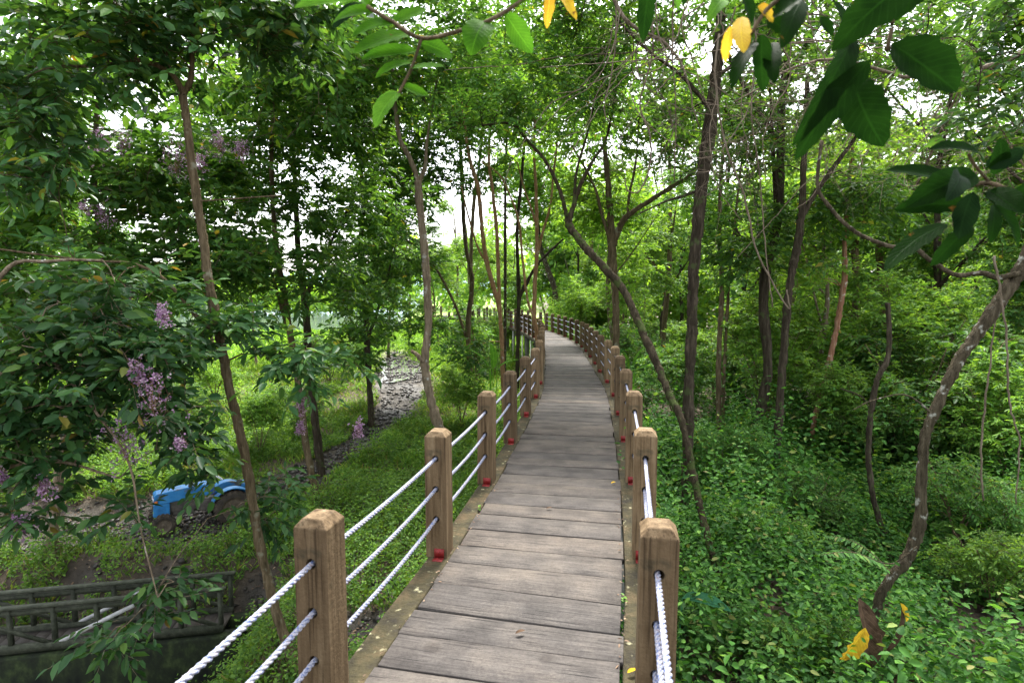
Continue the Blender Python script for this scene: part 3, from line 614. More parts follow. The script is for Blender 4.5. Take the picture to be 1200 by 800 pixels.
def flower(t, f, r, base):
    """a panicle of crinkled petals with brown buds"""
    G = Geo(); B = Geo(); n = int(30 + 260 * r); f = np.array(f)
    ctr = f + rng.normal(0, 1, (n, 3)) * np.array([.5, .5, .9]) * r
    for q in range(5):
        A = ctr + rng.normal(0, .011, ctr.shape); D = unit(rng.normal(0, 1, (n, 3))); G.leaves(A, D, unit(rng.normal(0, 1, (n, 3))), .024, .020, 'lo', .3)
    b = f + rng.normal(0, 1, (n, 3)) * np.array([.5, .5, .95]) * r; B.leaves(b, rng.normal(0, 1, (n, 3)), rng.normal(0, 1, (n, 3)), .014, .011, 'lo', .4)
    B.prisms(np.repeat(f[None] - [[0, 0, r]], n // 2, 0), ctr[:n // 2], .002, .001)
    o = G.build('flower_cluster', M['petal'], t, base); o['label'] = 'panicle of crinkled pink purple flowers'; B.build('bud_cluster', M['bud'], o, (0, 0, 0) if False else base)
def tr(pts, Y, widths, dY=0):
    """stem from surveyed bearings at Y metres ahead (drifting by dY), widths in photo pixels -> radii in metres"""
    n = len(pts); Ys = np.linspace(Y, Y + dY, n)
    return ([P(a, b, y) for (a, b), y in zip(pts, Ys)], [w * .70 / 2 / FPX * (Y + dY * q / max(1, len(widths) - 1)) for q, w in enumerate(widths)])
def bl(*L): return [(P(a, b, y), (rx, ry, rz)) for (a, b, y, rx, ry, rz) in L]
def based(st):
    """carry the foot of the stem down into the ground"""
    pts, rad = st; p0 = np.array(pts[0]); z = float(H(p0[0], p0[1])) - .12
    if p0[2] > z + .1:
        d = p0 - np.array(pts[1]); pts = [np.array([p0[0] + d[0] * .3, p0[1], z])] + list(pts); rad = [rad[0] * 1.15] + list(rad)
    return (pts, rad)

# ------------------------------------------------------------------ surveyed trees, left of the boardwalk
LM = M['leaf_mid']; LD = M['leaf_dark']; LL_ = M['leaf_light']
make_tree('slender_tree', [based(tr([(348, 790), (325, 720), (305, 640), (288, 540), (268, 450), (255, 380), (245, 330), (235, 260), (226, 200), (220, 150), (214, 112)], 6.6, [17, 15, 15, 14, 13, 12])),
    tr([(214, 112), (224, 90), (226, 40), (236, -60)], 6.6, [10, 7, 4]), tr([(216, 112), (200, 86), (160, 70), (120, 77), (60, 80), (15, 98)], 6.6, [9, 7, 5, 3], -.5),
    tr([(204, 92), (194, 60), (188, 10)], 6.55, [6, 3]), tr([(256, 392), (232, 372), (205, 340), (182, 320), (150, 308), (100, 305), (0, 292)], 6.6, [7, 7, 6, 4, 3], -.6), tr([(228, 236), (260, 234), (330, 229)], 6.6, [3, 2])],
    bl((110, 40, 6.4, 1.5, .8, .65), (230, 0, 6.6, 1.2, .9, .7), (30, 120, 6.2, .7, .6, .6), (330, 30, 7, .9, .8, .5), (110, 340, 6.2, 1.1, .6, .45), (250, 385, 6.4, .8, .5, .3), (370, 420, 6.8, .65, .5, .28), (40, 200, 6.2, .6, .5, .4)),
    M['bark_brown'], LD, 'slender leaning tree with thin brown trunk, forked high up beside the nearest left posts', dens=78, LL=.165, WW=.46, n=7, twigs=4, kind='mid', droop=.4)
make_tree('flowering_tree', [based((([P(-190, 760, 5.2), P(-150, 600, 5.2), P(-60, 480, 5.2), P(40, 420, 5.2)]), [.09, .07, .05, .03])), tr([(-60, 480), (0, 325), (60, 306), (120, 305)], 5.2, [10, 6, 4]),
    tr([(-150, 640), (-20, 560), (60, 540), (140, 560)], 5.2, [10, 7, 3]), tr([(60, 420), (110, 480), (150, 540), (165, 620), (185, 700)], 5.2, [5, 4, 3, 2], -.4)],
    bl((60, 430, 5.2, 1.0, .7, .6), (20, 520, 5.1, .7, .6, .5), (160, 420, 5.4, .6, .5, .4), (110, 370, 5.3, .7, .5, .3), (195, 500, 5.4, .45, .4, .35), (316, 590, 7.0, .42, .4, .35), (236, 552, 5.6, .12, .15, .15), (150, 600, 5.2, .10, .12, .10), (190, 690, 5, .2, .2, .24), (40, 600, 5, .4, .3, .14), (130, 740, 4.7, .2, .2, .25)),
    M['bark_pale'], LD, 'flowering tree at the left edge with broad dark leaves and purple blossom', dens=95, LL=.145, WW=.46, n=8, twigs=4, kind='mid', tw=.36, droop=.5,
    flowers=[(P(178, 462, 4.9), .15), (P(160, 435, 4.9), .07), (P(148, 520, 4.9), .13), (P(52, 572, 4.8), .06), (P(24, 617, 4.8), .07), (P(2, 560, 4.8), .04), (P(192, 368, 5), .06), (P(210, 520, 4.9), .04)])
make_tree('flowering_tree', [based(tr([(60, 655), (64, 600), (78, 500), (100, 400), (118, 300), (110, 200), (120, 60)], 9.7, [17, 15, 12, 9, 6])), tr([(100, 400), (160, 320), (240, 250)], 9.7, [8, 5, 3])],
    bl((90, 230, 9.6, 1.8, 1.2, 1.2), (200, 200, 9.5, 1.4, 1.2, .9), (80, 80, 9.4, 2.0, 1.2, 1.0), (240, 300, 9.6, 1.2, 1, .8), (20, 330, 9.6, 1.4, 1, 1.2), (330, 90, 9.6, 1.2, 1, 1), (170, 330, 9.4, .9, .8, .6)),
    M['bark_pale'], LM, 'tree with stout pale trunk beside the muddy patch and faded pink blossom in its crown', dens=66, LL=.16, WW=.46, n=8, twigs=5, kind='mid',
    flowers=[(P(118, 170, 8.6), .17), (P(205, 185, 8.6), .2), (P(145, 165, 8.7), .12), (P(282, 175, 8.7), .12), (P(122, 252, 8.6), .11), (P(100, 243, 8.6), .07), (P(235, 190, 8.7), .12), (P(150, 345, 8.7), .1), (P(305, 78, 8.7), .05), (P(258, 168, 8.7), .12)])
make_tree('woodland_tree', [based(tr([(376, 600), (360, 530), (350, 450), (340, 390), (332, 340), (322, 270), (318, 180), (322, 60)], 12, [12, 11, 10, 9, 7, 5])), tr([(345, 410), (332, 370), (318, 320), (290, 280)], 12, [7, 5, 3]), tr([(372, 592), (350, 570), (330, 560), (300, 565)], 11.8, [5, 3, 2])],
    bl((320, 220, 12, 1.8, 1.2, 1.5), (300, 100, 12, 2.4, 1.4, 1.5), (380, 320, 11.6, .9, .8, .7), (420, 130, 12, 1.4, 1.1, 1.4), (300, 330, 12, 1, .9, .7)), M['bark_brown'], LM,
    'reddish brown trunk tree standing just left of the dark trunk behind the tractor', dens=40, LL=.17, WW=.42, n=8, twigs=5, flowers=[(P(352, 475, 6.7), .07), (P(420, 502, 6.6), .07), (P(352, 500, 6.7), .05)])
make_tree('woodland_tree', [based(tr([(380, 575), (370, 500), (362, 420), (358, 360), (350, 300), (345, 200), (340, 80)], 13.6, [13, 13, 12, 11, 8, 5])), tr([(358, 350), (380, 300), (410, 240)], 13.6, [7, 5, 3])],
    bl((420, 250, 13.6, 1.6, 1.2, 1.3), (380, 100, 13.6, 2.4, 1.4, 1.8), (430, 350, 13.8, .9, .9, .7), (270, 180, 13.6, 2, 1.4, 1.8)), M['bark_dark'], LM,
    'straight dark trunk tree beside the muddy track with a deep green crown', dens=36, LL=.17, WW=.42, n=8, twigs=5)
make_tree('woodland_tree', [based(tr([(436, 500), (432, 440), (428, 360), (422, 300), (425, 220), (410, 120)], 17.5, [10, 10, 9, 7, 4])), tr([(430, 400), (450, 340), (470, 260)], 17.5, [6, 4, 2])],
    bl((440, 250, 17.5, 1.8, 1.4, 1.8), (420, 330, 17.5, 1.2, 1.2, 1.4), (480, 170, 17.5, 2.4, 1.6, 2), (420, 400, 17.5, .8, .8, 1.0), (400, 80, 17.5, 2.4, 2, 2)), M['bark_dark'], LM,
    'leafy tree left of the puddle with foliage hanging down its trunk', dens=42, LL=.2, WW=.42, n=8, twigs=5, kind='lo')
make_tree('slender_tree', [based(tr([(526, 615), (519, 520), (508, 480), (498, 430), (502, 380), (500, 330), (497, 290), (492, 240), (490, 212)], 11, [17, 16, 13, 13, 13, 12])), tr([(490, 212), (480, 185), (468, 160), (462, 110), (455, 20)], 11, [9, 8, 6, 4]),
    tr([(491, 214), (498, 195), (500, 170), (505, 135), (520, 50)], 11, [8, 6, 4, 3]), tr([(497, 425), (488, 415), (482, 411)], 10.95, [9, 5])],
    bl((470, 90, 11, 1.5, 1.2, .9), (400, 60, 11, 1.2, 1.1, .9), (540, 70, 11, 1.3, 1.1, .9), (480, -30, 11, 2, 1.5, 1)), M['bark_pale'], LM, 'pale crooked trunk tree left of the second left post, forked like a Y', dens=52, LL=.14, WW=.45, n=8)
make_tree('woodland_tree', [based(tr([(552, 465), (549, 380), (553, 330), (545, 280), (541, 200), (536, 90)], 20, [9, 8, 7, 6, 4])), tr([(548, 400), (530, 350), (500, 300), (460, 270)], 20, [5, 4, 2])],
    bl((470, 300, 20, 1.6, 1.5, 1.6), (470, 200, 20, 1.6, 1.6, 1.5), (500, 380, 20, .9, 1, .8), (545, 110, 20, 2.4, 2, 1.8), (440, 380, 20, 1, 1, 1)), M['bark_brown'], LM, 'thin dark trunk tree between the Y-forked tree and the pale twin stems', dens=40, LL=.2, WW=.42, kind='lo')
make_tree('woodland_tree', [based(tr([(560, 440), (554, 380), (552, 300), (556, 230), (562, 190), (570, 90)], 23, [7, 6, 6, 5, 3]))],
    bl((575, 100, 23, 3, 2, 2.4), (540, 380, 22, 1.2, 1, .9)), M['bark_brown'], LM, 'very thin dark stem standing behind the thin dark trunk tree', dens=36, LL=.22, kind='lo')
make_tree('slender_tree', [based(tr([(591, 482), (589, 440), (588, 400), (585, 360), (578, 335), (570, 305), (565, 270), (560, 220), (548, 175), (540, 90)], 17, [7, 7, 8, 7, 6, 4])), tr([(586, 365), (584, 320), (582, 270), (577, 220), (573, 180), (580, 80)], 17, [6, 6, 5, 3]), tr([(572, 310), (560, 290), (548, 250), (540, 215)], 17, [4, 3, 2])],
    bl((570, 110, 17, 2.0, 1.5, 1.3), (548, 415, 15.5, .75, .7, .6), (600, 60, 17, 2, 1.6, 1.2)), M['bark_orange'], LM, 'pinkish pale twin-stemmed tree left of the boardwalk bend', dens=44, LL=.16)
make_tree('slender_tree', [based(tr([(591, 440), (592, 350), (592, 250), (593, 180), (598, 90)], 20, [5, 5, 4, 3]))], bl((600, 100, 20, 1.8, 1.5, 1.3)), M['bark_grey'], LL_, 'thin straight pale grey stem just behind the pinkish twin stems', dens=40, LL=.18, kind='lo')
make_tree('woodland_tree', [based(tr([(606, 450), (607, 400), (608, 340), (606, 270), (612, 200), (620, 80)], 19, [7, 7, 6, 5, 3])), tr([(607, 350), (630, 310), (660, 280)], 19, [7, 5, 3])],
    bl((620, 110, 19, 2, 1.5, 1.5), (575, 200, 19, .8, .8, .6)), M['bark_dark'], LM, 'dark straight trunk beside the far railing, left of the orange trunk', dens=40, LL=.18, kind='lo')
make_tree('slender_tree', [based(tr([(632, 440), (631, 412), (629, 390), (626, 370), (627, 330), (629, 300), (629, 260), (628, 220), (626, 170), (630, 70)], 16.2, [8, 8, 7, 6, 5, 3])), tr([(626, 374), (618, 350), (612, 300), (608, 260), (598, 230), (585, 205), (565, 190)], 16.2, [4, 4, 3, 2]),
    tr([(629, 300), (636, 272), (645, 240), (648, 210), (655, 150)], 16.2, [5, 4, 3]), tr([(628, 262), (621, 240), (614, 220), (606, 190)], 16.2, [4, 3, 2])],
    bl((630, 130, 16.2, 1.9, 1.4, 1.2), (680, 80, 16.2, 1.6, 1.4, 1.2)), M['bark_orange'], LL_, 'smooth orange trunk tree close against the left railing at the bend', dens=46, LL=.15)
make_tree('woodland_tree', [based(tr([(655, 378), (650, 340), (640, 310), (634, 290), (628, 240)], 32, [9, 9, 7, 4]))], bl((650, 240, 32, 3, 2.4, 2), (620, 200, 32, 3, 2, 2)), M['bark_grey'], LL_, 'leaning grey trunk right behind the far end of the boardwalk', dens=34, LL=.28, kind='lo')

# ------------------------------------------------------------------ surveyed trees, right of the boardwalk
make_tree('tall_tree', [based(tr([(802, 622), (806, 520), (808, 440), (811, 380), (812, 330), (816, 280), (822, 220), (829, 170), (838, 100), (843, 50), (848, -40)], 8.4, [18, 18, 18, 18, 20, 22, 18, 15])), tr([(822, 222), (800, 230), (780, 236), (750, 250)], 8.4, [6, 4, 2]), tr([(834, 130), (800, 90), (760, 60), (720, 20)], 8.4, [8, 5, 3]), tr([(840, 90), (880, 60), (920, 20)], 8.4, [7, 4, 3])],
    bl((850, 20, 8.6, 1.4, 1.1, .6), (770, 10, 8.6, 1.2, 1, .6), (930, 10, 8.6, 1.0, .9, .6), (800, 110, 9, .7, .7, .5), (700, 10, 8.8, 1, 1, .6)), M['bark_dark'], LM, 'stout dark rough trunk tree right of the railing', dens=40, LL=.12, n=7, droop=.3)
make_tree('crooked_tree', [based(tr([(856, 715), (835, 650), (822, 600), (811, 548), (798, 490), (785, 464), (772, 431), (756, 396), (743, 366), (728, 336), (701, 306), (681, 284), (665, 262)], 6.2, [13, 13, 13, 14, 13, 13, 12], 3.2)),
    tr([(665, 262), (661, 240), (654, 218), (640, 190), (620, 167), (598, 145), (560, 148)], 9.4, [7, 6, 5, 3]), tr([(665, 264), (672, 242), (681, 215), (695, 188), (711, 160), (725, 90)], 9.4, [9, 7, 5, 3]), tr([(672, 242), (676, 200), (690, 150), (700, 100)], 9.4, [5, 4, 2])],
    bl((640, 90, 9.2, 1.5, 1.1, .8), (710, 110, 9.4, 1.0, .9, .7), (570, 130, 9.4, .9, .8, .55), (640, 10, 9.2, 1.9, 1.4, .8)), M['bark_moss'], LM, 'crooked leaning tree crossing in front of the stout dark trunk', dens=60, LL=.11, n=8)
make_tree('woodland_tree', [based(tr([(722, 500), (722, 400), (721, 346), (718, 300), (715, 250), (711, 200), (700, 80)], 14, [12, 12, 12, 13, 9, 5])), tr([(718, 290), (728, 262), (742, 248), (762, 235), (789, 218), (816, 198), (840, 150)], 14, [11, 9, 8, 6, 3]), tr([(718, 292), (705, 250), (695, 215), (670, 170)], 14, [6, 5, 3]), tr([(735, 252), (738, 225), (745, 190), (750, 120)], 14, [5, 4, 2])],
    bl((740, 140, 14, 2.2, 1.5, 1.3), (690, 60, 14, 2, 1.5, 1.2), (800, 130, 14, 1.4, 1.3, 1), (700, 220, 14.5, .8, .8, .7)), M['bark_brown'], LL_, 'moss-patched tree beside the right railing, its long limb reaching right', dens=46, LL=.15)
make_tree('woodland_tree', [based(tr([(843, 524), (842, 440), (843, 400), (846, 330), (843, 260), (850, 120)], 12.6, [9, 9, 8, 7, 4])), tr([(847, 500), (849, 430), (853, 350), (858, 290), (870, 180)], 12.7, [5, 5, 4, 3])],
    bl((850, 150, 12.6, 1.6, 1.2, 1.3), (900, 250, 12.6, 1, .9, .8), (830, 280, 12.6, .6, .6, .6)), M['bark_brown'], LM, 'pair of thin brown stems right of the stout dark trunk', dens=42, LL=.13)
make_tree('woodland_tree', [based(tr([(908, 568), (912, 500), (917, 430), (922, 370), (926, 330), (935, 285), (940, 240), (942, 190), (946, 90)], 10, [13, 13, 12, 12, 10, 6])), tr([(936, 262), (952, 232), (968, 208), (985, 185), (1000, 165), (1030, 120), (1060, 60)], 10, [8, 8, 7, 5, 3])],
    bl((950, 120, 10, 1.6, 1.2, .8), (1060, 50, 10, 1.4, 1.1, .8), (1010, 230, 10.3, .8, .7, .6), (880, 180, 10.3, .7, .7, .7)), M['bark_dark'], LM, 'dark trunk tree forking to the right, second large trunk right of the boardwalk', dens=44, LL=.12)
make_tree('woodland_tree', [based(tr([(949, 535), (955, 490), (965, 450), (975, 410), (983, 370), (990, 320), (990, 270), (1000, 160)], 11.6, [7, 9, 9, 9, 7, 4]))],
    bl((1000, 180, 11.6, 1.4, 1.1, 1.1), (960, 320, 11.8, .8, .7, .5)), M['bark_red'], LL_, 'reddish peeling trunk leaning right among the undergrowth', dens=42, LL=.13)
make_tree('dead_tree', [based(tr([(1041, 640), (1025, 590), (1018, 540), (1020, 490), (1028, 445), (1040, 420), (1042, 385), (1040, 355)], 7.6, [10, 9, 9, 9, 8, 7])), tr([(1020, 480), (1010, 465), (985, 455)], 7.6, [3, 2])], [], M['bark_dark'], LM, 'blackish snag with a broken top between the reddish trunk and the leaning grey tree', 'tree')
make_tree('leaning_tree', [based(tr([(1018, 800), (1022, 740), (1035, 690), (1062, 655), (1078, 612), (1080, 560), (1085, 510), (1105, 460), (1125, 420), (1160, 370), (1190, 325), (1215, 280), (1270, 180)], 4.9, [13, 13, 15, 20, 17, 15, 15, 17, 19, 21, 22, 20])),
    tr([(1196, 320), (1170, 325), (1150, 320), (1120, 322), (1090, 305), (1070, 290), (1040, 288), (1000, 270), (970, 240), (958, 215), (963, 165)], 4.85, [9, 8, 7, 7, 6, 5], .5), tr([(1092, 485), (1075, 470), (1055, 462), (1020, 470), (1000, 480)], 4.9, [4, 3, 2, 1.5]), tr([(1075, 640), (1045, 660), (1010, 650), (985, 640)], 4.8, [3, 2.5, 2, 1])],
    bl((1200, 120, 5, .6, .6, .5), (1150, 20, 5.2, .9, .7, .4), (1120, -420, 3.8, 1.3, 1.1, .4)), M['bark_grey'], LD, 'leaning mossy trunk tree at the right edge with pale lichen and a wavy bare limb', dens=50, LL=.11, sides=14)  # last blob: unseen foliage overhead, added to shade the lower right undergrowth

# ------------------------------------------------------------------ generic woodland, built once and copied
def proto_tree(seed, h, r, barkm, leafm, LLn, dens, loose):
    o = rng.uniform(-.4, .4, 2); base = np.array([0., 0., -.15]); top = np.array([o[0] * 2, o[1] * 2, h])
    pts = [base + (top - base) * f + np.append(rng.normal(0, .12 * h / 8, 2), 0) * (f > 0) for f in np.linspace(0, 1, 7)]
    stems = [(pts, [r, r * .85, r * .65, r * .3])]
    for q in range(4):
        z0 = .35 + .13 * q; a = rng.uniform(0, 6.28); p0 = base + (top - base) * z0; L = h * rng.uniform(.16, .26)
        p0 = np.array([np.interp(z0, np.linspace(0, 1, 7), [p[m_] for p in pts]) for m_ in range(3)])
        stems.append(([p0, p0 + np.array([math.cos(a) * L * .5, math.sin(a) * L * .5, L * .6]), p0 + np.array([math.cos(a) * L, math.sin(a) * L, L * 1.3])], [r * .5, r * .3, r * .15]))
    blobs = []
    for q in range(7):
        z0 = rng.uniform(.36, 1.02); a = rng.uniform(0, 6.28); rr = rng.uniform(.3, 1.5) * loose
        blobs.append((np.array([top[0] * z0 + rr * math.cos(a), top[1] * z0 + rr * math.sin(a), h * z0]), (rng.uniform(.8, 1.5), rng.uniform(.8, 1.5), rng.uniform(.6, 1.1))))
    return make_tree('woodland_tree', stems, blobs, barkm, leafm, 'x', dens=dens, LL=LLn, kind='lo', twigs=5, n=8, sides=7, tw=.42)
protos = [proto_tree(1, 9.5, .10, M['bark_brown'], LM, .18, 29, 1.0), proto_tree(2, 11, .13, M['bark_dark'], LM, .19, 29, 1.2), proto_tree(3, 8.5, .08, M['bark_grey'], LL_, .18, 29, 1.0),
          proto_tree(4, 12, .14, M['bark_brown'], LL_, .2, 29, 1.4), proto_tree(5, 7.5, .07, M['bark_pale'], LL_, .16, 36, .8), proto_tree(6, 10.5, .12, M['bark_dark'], LM, .18, 36, 1.2)]
def proto_shrub(h, leafm, LLn, dens, wd):
    stems = []
    for q in range(5):
        a = q * 1.26 + rng.uniform(-.3, .3); L = wd * .5
        stems.append(([np.array([0, 0, -.1]), np.array([math.cos(a) * L * .4, math.sin(a) * L * .4, h * .45]), np.array([math.cos(a) * L, math.sin(a) * L, h * .85])], [.02, .015, .006]))
    blobs = [(np.array([rng.uniform(-.5, .5) * wd, rng.uniform(-.5, .5) * wd, h * rng.uniform(.3, .95)]), (wd * .38, wd * .38, h * .26)) for _ in range(6)]
    return make_tree('shrub', stems, blobs, M['bark_brown'], leafm, 'x', 'shrub', dens=dens, LL=LLn, kind='mid', twigs=5, n=8, sides=5, tw=.25, droop=.3)
shrubs = [proto_shrub(2.2, LM, .11, 75, 1.7), proto_shrub(3.2, LL_, .12, 60, 2.1), proto_shrub(1.6, LM, .09, 90, 1.5), proto_shrub(2.6, LL_, .13, 60, 2.0), proto_shrub(1.5, LL_, .09, 85, 1.4)]
used = set()
def place(proto, x, y, label, group, sc=1.0, cat=None):
    o = proto if id(proto) not in used else copy_tree(proto); used.add(id(proto))
    o.location = (x, y, float(H(x, y))); o.rotation_euler = (rng.normal(0, .03), rng.normal(0, .03), rng.uniform(0, 6.28)); o.scale = (sc, sc, sc)
    o['label'] = label; o['group'] = group; return o
def cxy(y): return float(np.interp(y, CL[:, 1], CL[:, 0]))
# right-hand wood
KT = ['brown trunked tree', 'dark trunked tree', 'slim grey trunked tree', 'tall brown tree with light crown', 'small pale tree', 'dark tree with full crown']
KS = ['bushy mid green shrub', 'tall light green shrub', 'low dense mid green shrub', 'broad light green shrub', 'low light green shrub']
def where(x, y):
    d = 'near' if y < 18 else ('farther' if y < 30 else 'farthest'); o = x - float(np.interp(y, CL[:, 1], CL[:, 0])); px = 600 + x / y * FPX
    if o < 3.5: return d, 'close beside the right railing'
    return d, ('behind the stout dark trunk' if px < 870 else ('behind the dark forking trunk' if px < 1000 else 'behind the leaning mossy tree'))
def wlab(k, x, y): d, w = where(x, y); return f'{KT[k]} in the {d} wood {w}'
def slab(k, x, y): d, w = where(x, y); return f'{KS[k]} in the {d} undergrowth {w}'
def ldesc(px): return 'behind the flowering trees at the left edge' if px < 180 else ('behind the slender leaning tree' if px < 330 else ('behind the dark trunks beside the muddy track' if px < 470 else 'behind the pale twin stems near the bend'))
taken = []
def free(x, y, d):
    for (a, b) in taken:
        if (a - x) ** 2 + (b - y) ** 2 < d * d: return False
    taken.append((x, y)); return True
cnt = 0; tries = 0
while cnt < 52 and tries < 4000:
    tries += 1; y = rng.uniform(11, 48); x = rng.uniform(2.2, y * 1.12 + 2)
    if x < cxy(y) + 1.6 + (y > 24) * 1.0 or (y < 14 and x < 5) or not free(x, y, 1.25 + y * .035): continue
    kp = int(rng.integers(0, 6)); place(protos[kp], x, y, wlab(kp, x, y), 'woodland trees right of the boardwalk', rng.uniform(.8, 1.15)); cnt += 1
cnt = tries = 0
while cnt < 64 and tries < 4000:
    tries += 1; y = rng.uniform(9.5, 34); x = rng.uniform(2.5, y * 1.1 + 1)
    if x < cxy(y) + 2.0 or (y < 12.5 and x < 7) or not free(x, y, 1.0): continue
    kp = int(rng.integers(0, 5)); place(shrubs[kp], x, y, slab(kp, x, y), 'shrubs right of the boardwalk', rng.uniform(.75, 1.3)); cnt += 1
for (px, Y, k_, sc, lab) in ((960, 8.3, 2, .55, 'small bushy sapling left of the blackish snag'), (905, 7.2, 4, .55, 'small light green sapling before the dark forking trunk'), (1130, 7.6, 2, .7, 'bushy sapling behind the leaning mossy tree'), (1180, 6.0, 4, .6, 'light green sapling at the right edge near the leaning mossy tree'),
        (850, 9.6, 0, .55, 'mid green sapling beside the pair of thin brown stems'), (1080, 10.5, 0, .7, 'mid green sapling right of the blackish snag'), (870, 5.2, 2, .38, 'tiny bushy sapling right of the crooked tree foot'), (960, 4.9, 4, .4, 'tiny light green sapling left of the leaning mossy tree foot'), (1000, 11, 1, .6, 'tall light sapling beside the reddish trunk'), (1190, 9, 1, .7, 'tall light sapling at the right edge')):
    q = P(px, 500, Y); o = place(shrubs[k_], q[0], Y, lab, 'saplings in the right undergrowth', sc)
# left rear: thinner, open to the field and the pale sky
for (px, Y, k_, sc) in ((20, 17, 5, 1), (90, 19, 1, .95), (150, 24, 0, .9), (300, 27, 4, .9), (-60, 15, 1, 1), (455, 30, 0, .8), (250, 33, 3, .8), (120, 33, 3, .85), (30, 27, 3, .95), (600, 36, 2, .8), (690, 38, 3, .8), (515, 34, 4, .9), (560, 40, 4, 1.1), (585, 44, 2, 1.1), (480, 42, 3, .8), (640, 46, 4, 1.3), (535, 52, 3, 1), (60, 14.5, 4, 1.05), (-40, 14, 2, 1.05), (-90, 12, 0, 1), (-120, 20, 3, 1), (410, 40, 2, .7)):
    q = P(px, 400, Y); place(protos[k_], q[0], Y, f'{KT[k_]} before the bright field, {ldesc(px)}', 'trees left of the boardwalk', sc)
for (px, Y, k_, sc) in ((412, 24, 2, .8), (385, 22, 0, .9), (540, 17.5, 3, .62), (300, 14.8, 3, .6), (345, 16.5, 0, .7), (200, 18, 2, 1), (120, 15.5, 0, .9), (40, 14.5, 3, .9), (-40, 13, 0, 1), (575, 25, 2, .8), (250, 20.5, 4, .9), (100, 22, 1, .9), (330, 10.3, 4, .55), (700, 30, 1, .8), (655, 36, 1, .8), (560, 27, 1, .75), (585, 30, 3, .8)):
    q = P(px, 420, Y); place(shrubs[k_], q[0], Y, f'{KS[k_]} on the left bank {ldesc(px)}', 'shrubs left of the boardwalk', sc)

# far woodland: one mass closing the view behind
g = Geo(); n = 90000; side = rng.random(n)
ang = np.where(side < .78, rng.uniform(R(4), R(62), n), rng.uniform(R(-60), R(6), n)); rad = np.where(side < .78, rng.uniform(42, 60, n), rng.uniform(105, 140, n))
fx, fy = rad * np.sin(ang), rad * np.cos(ang); topz = np.where(side < .78, 9 + 5 * vnoise(ang * 40, rad * .1, 1, 3), 5 + 16 * vnoise(ang * 30, rad * .05, 1, 4) * smooth(R(-22), R(-6), ang)+ 3 * vnoise(ang * 60, rad * .05, 1, 4))
fz = H(fx, fy) + topz * rng.random(n) ** .8
g.leaves(np.stack([fx, fy, fz], -1), rng.normal(0, 1, (n, 3)), rng.normal(0, 1, (n, 3)) + [0, -.4, .7], np.where(side < .78, .55, 1.3) * rng.uniform(.6, 1.2, n), np.where(side < .78, .34, .9) * rng.uniform(.7, 1.2, n), 'lo')
tag(g.build('far_woodland', LL_), 'mass of light green woodland closing the view', 'woodland', kind='stuff')

# ------------------------------------------------------------------ ground cover
def clr(x, y): return np.abs(x - np.interp(y, CL[:, 1], CL[:, 0]))
def herb_field(name, label, n, xr, yr, dens_pow, LLr, h_r, mat, keep, nl=12, kind='mid', seed=1):
    y = yr[0] + (yr[1] - yr[0]) * rng.random(n) ** dens_pow; x = rng.uniform(0, 1, n) * (xr[1] - xr[0]) + xr[0]
    k = keep(x, y); x, y = x[k], y[k]; z = H(x, y); K = len(x)
    hmod = .3 + 2.4 * vnoise(x, y, .6, seed) ** 1.6 * (.4 + vnoise(x, y, 1.9, seed + 1))
    h = rng.uniform(*h_r, K) * hmod; sc = 1 + np.maximum(0, (y - 8)) * .045
    G = Geo(); stem_top = np.stack([x + rng.normal(0, .05, K), y + rng.normal(0, .05, K), z + h], -1); base = np.stack([x, y, z], -1)
    idx = np.arange(nl); f = .25 + .75 * (idx + 1) / nl
    pos = base[:, None] + (stem_top - base)[:, None] * f[None, :, None]
    th = rng.uniform(0, 6.28, (K, 1)) + idx[None] * 2.4 + rng.normal(0, .3, (K, nl)); up = rng.uniform(-.75, .4, (K, nl)) + .35 * (f[None] ** 3)
    D = np.stack([np.cos(th), np.sin(th), up], -1); N = np.array([0, 0, 1.]) + rng.normal(0, .55, (K, nl, 3))
    L_ = rng.uniform(*LLr, (K, nl)) * sc[:, None] * (1.1 - .45 * f[None])
    pos = pos + D * .015; G.leaves(pos.reshape(-1, 3), D.reshape(-1, 3), N.reshape(-1, 3), L_.ravel(), L_.ravel() * .55, kind, .12, .25)
    return tag(G.build(name, mat), label, 'ground cover', kind='stuff')
EXT = lambda x, y: np.abs(x) < y * 1.05 + 2.5
mudm = lambda x, y: mudf(x, y)
herb_field('ground_cover', 'dense knee-high green herbs carpeting the ground right of the boardwalk', 20000, (.3, 14), (.8, 14), 1.15, (.07, .115), (.25, .85), M['herb'],
    lambda x, y: (x > np.interp(y, CL[:, 1], CL[:, 0]) + .45) & EXT(x, y) & (vnoise(x, y, .9, 31) > .13), 12)
herb_field('ground_cover', 'low broad pale leaves scattered among the herbs on the right', 1500, (.5, 13), (1.2, 14), 1.1, (.12, .20), (.25, .6), LL_,
    lambda x, y: (x > np.interp(y, CL[:, 1], CL[:, 0]) + .8) & EXT(x, y) & (vnoise(x, y, .7, 61) > .4), 6, 'big', seed=8)
herb_field('ground_cover', 'taller leafy weeds standing out of the herb carpet on the right', 1500, (.8, 13), (1.2, 14), 1.1, (.10, .16), (.7, 1.5), M['herb'],
    lambda x, y: (x > np.interp(y, CL[:, 1], CL[:, 0]) + 1.0) & EXT(x, y) & (vnoise(x, y, .5, 44) > .45), 16, seed=5)
herb_field('ground_cover', 'green herbs under the farther trees right of the boardwalk', 15000, (1, 34), (13, 36), 1.2, (.07, .10), (.3, .8), M['herb'],
    lambda x, y: (x > np.interp(y, CL[:, 1], CL[:, 0]) + .6) & EXT(x, y), 10, 'lo')
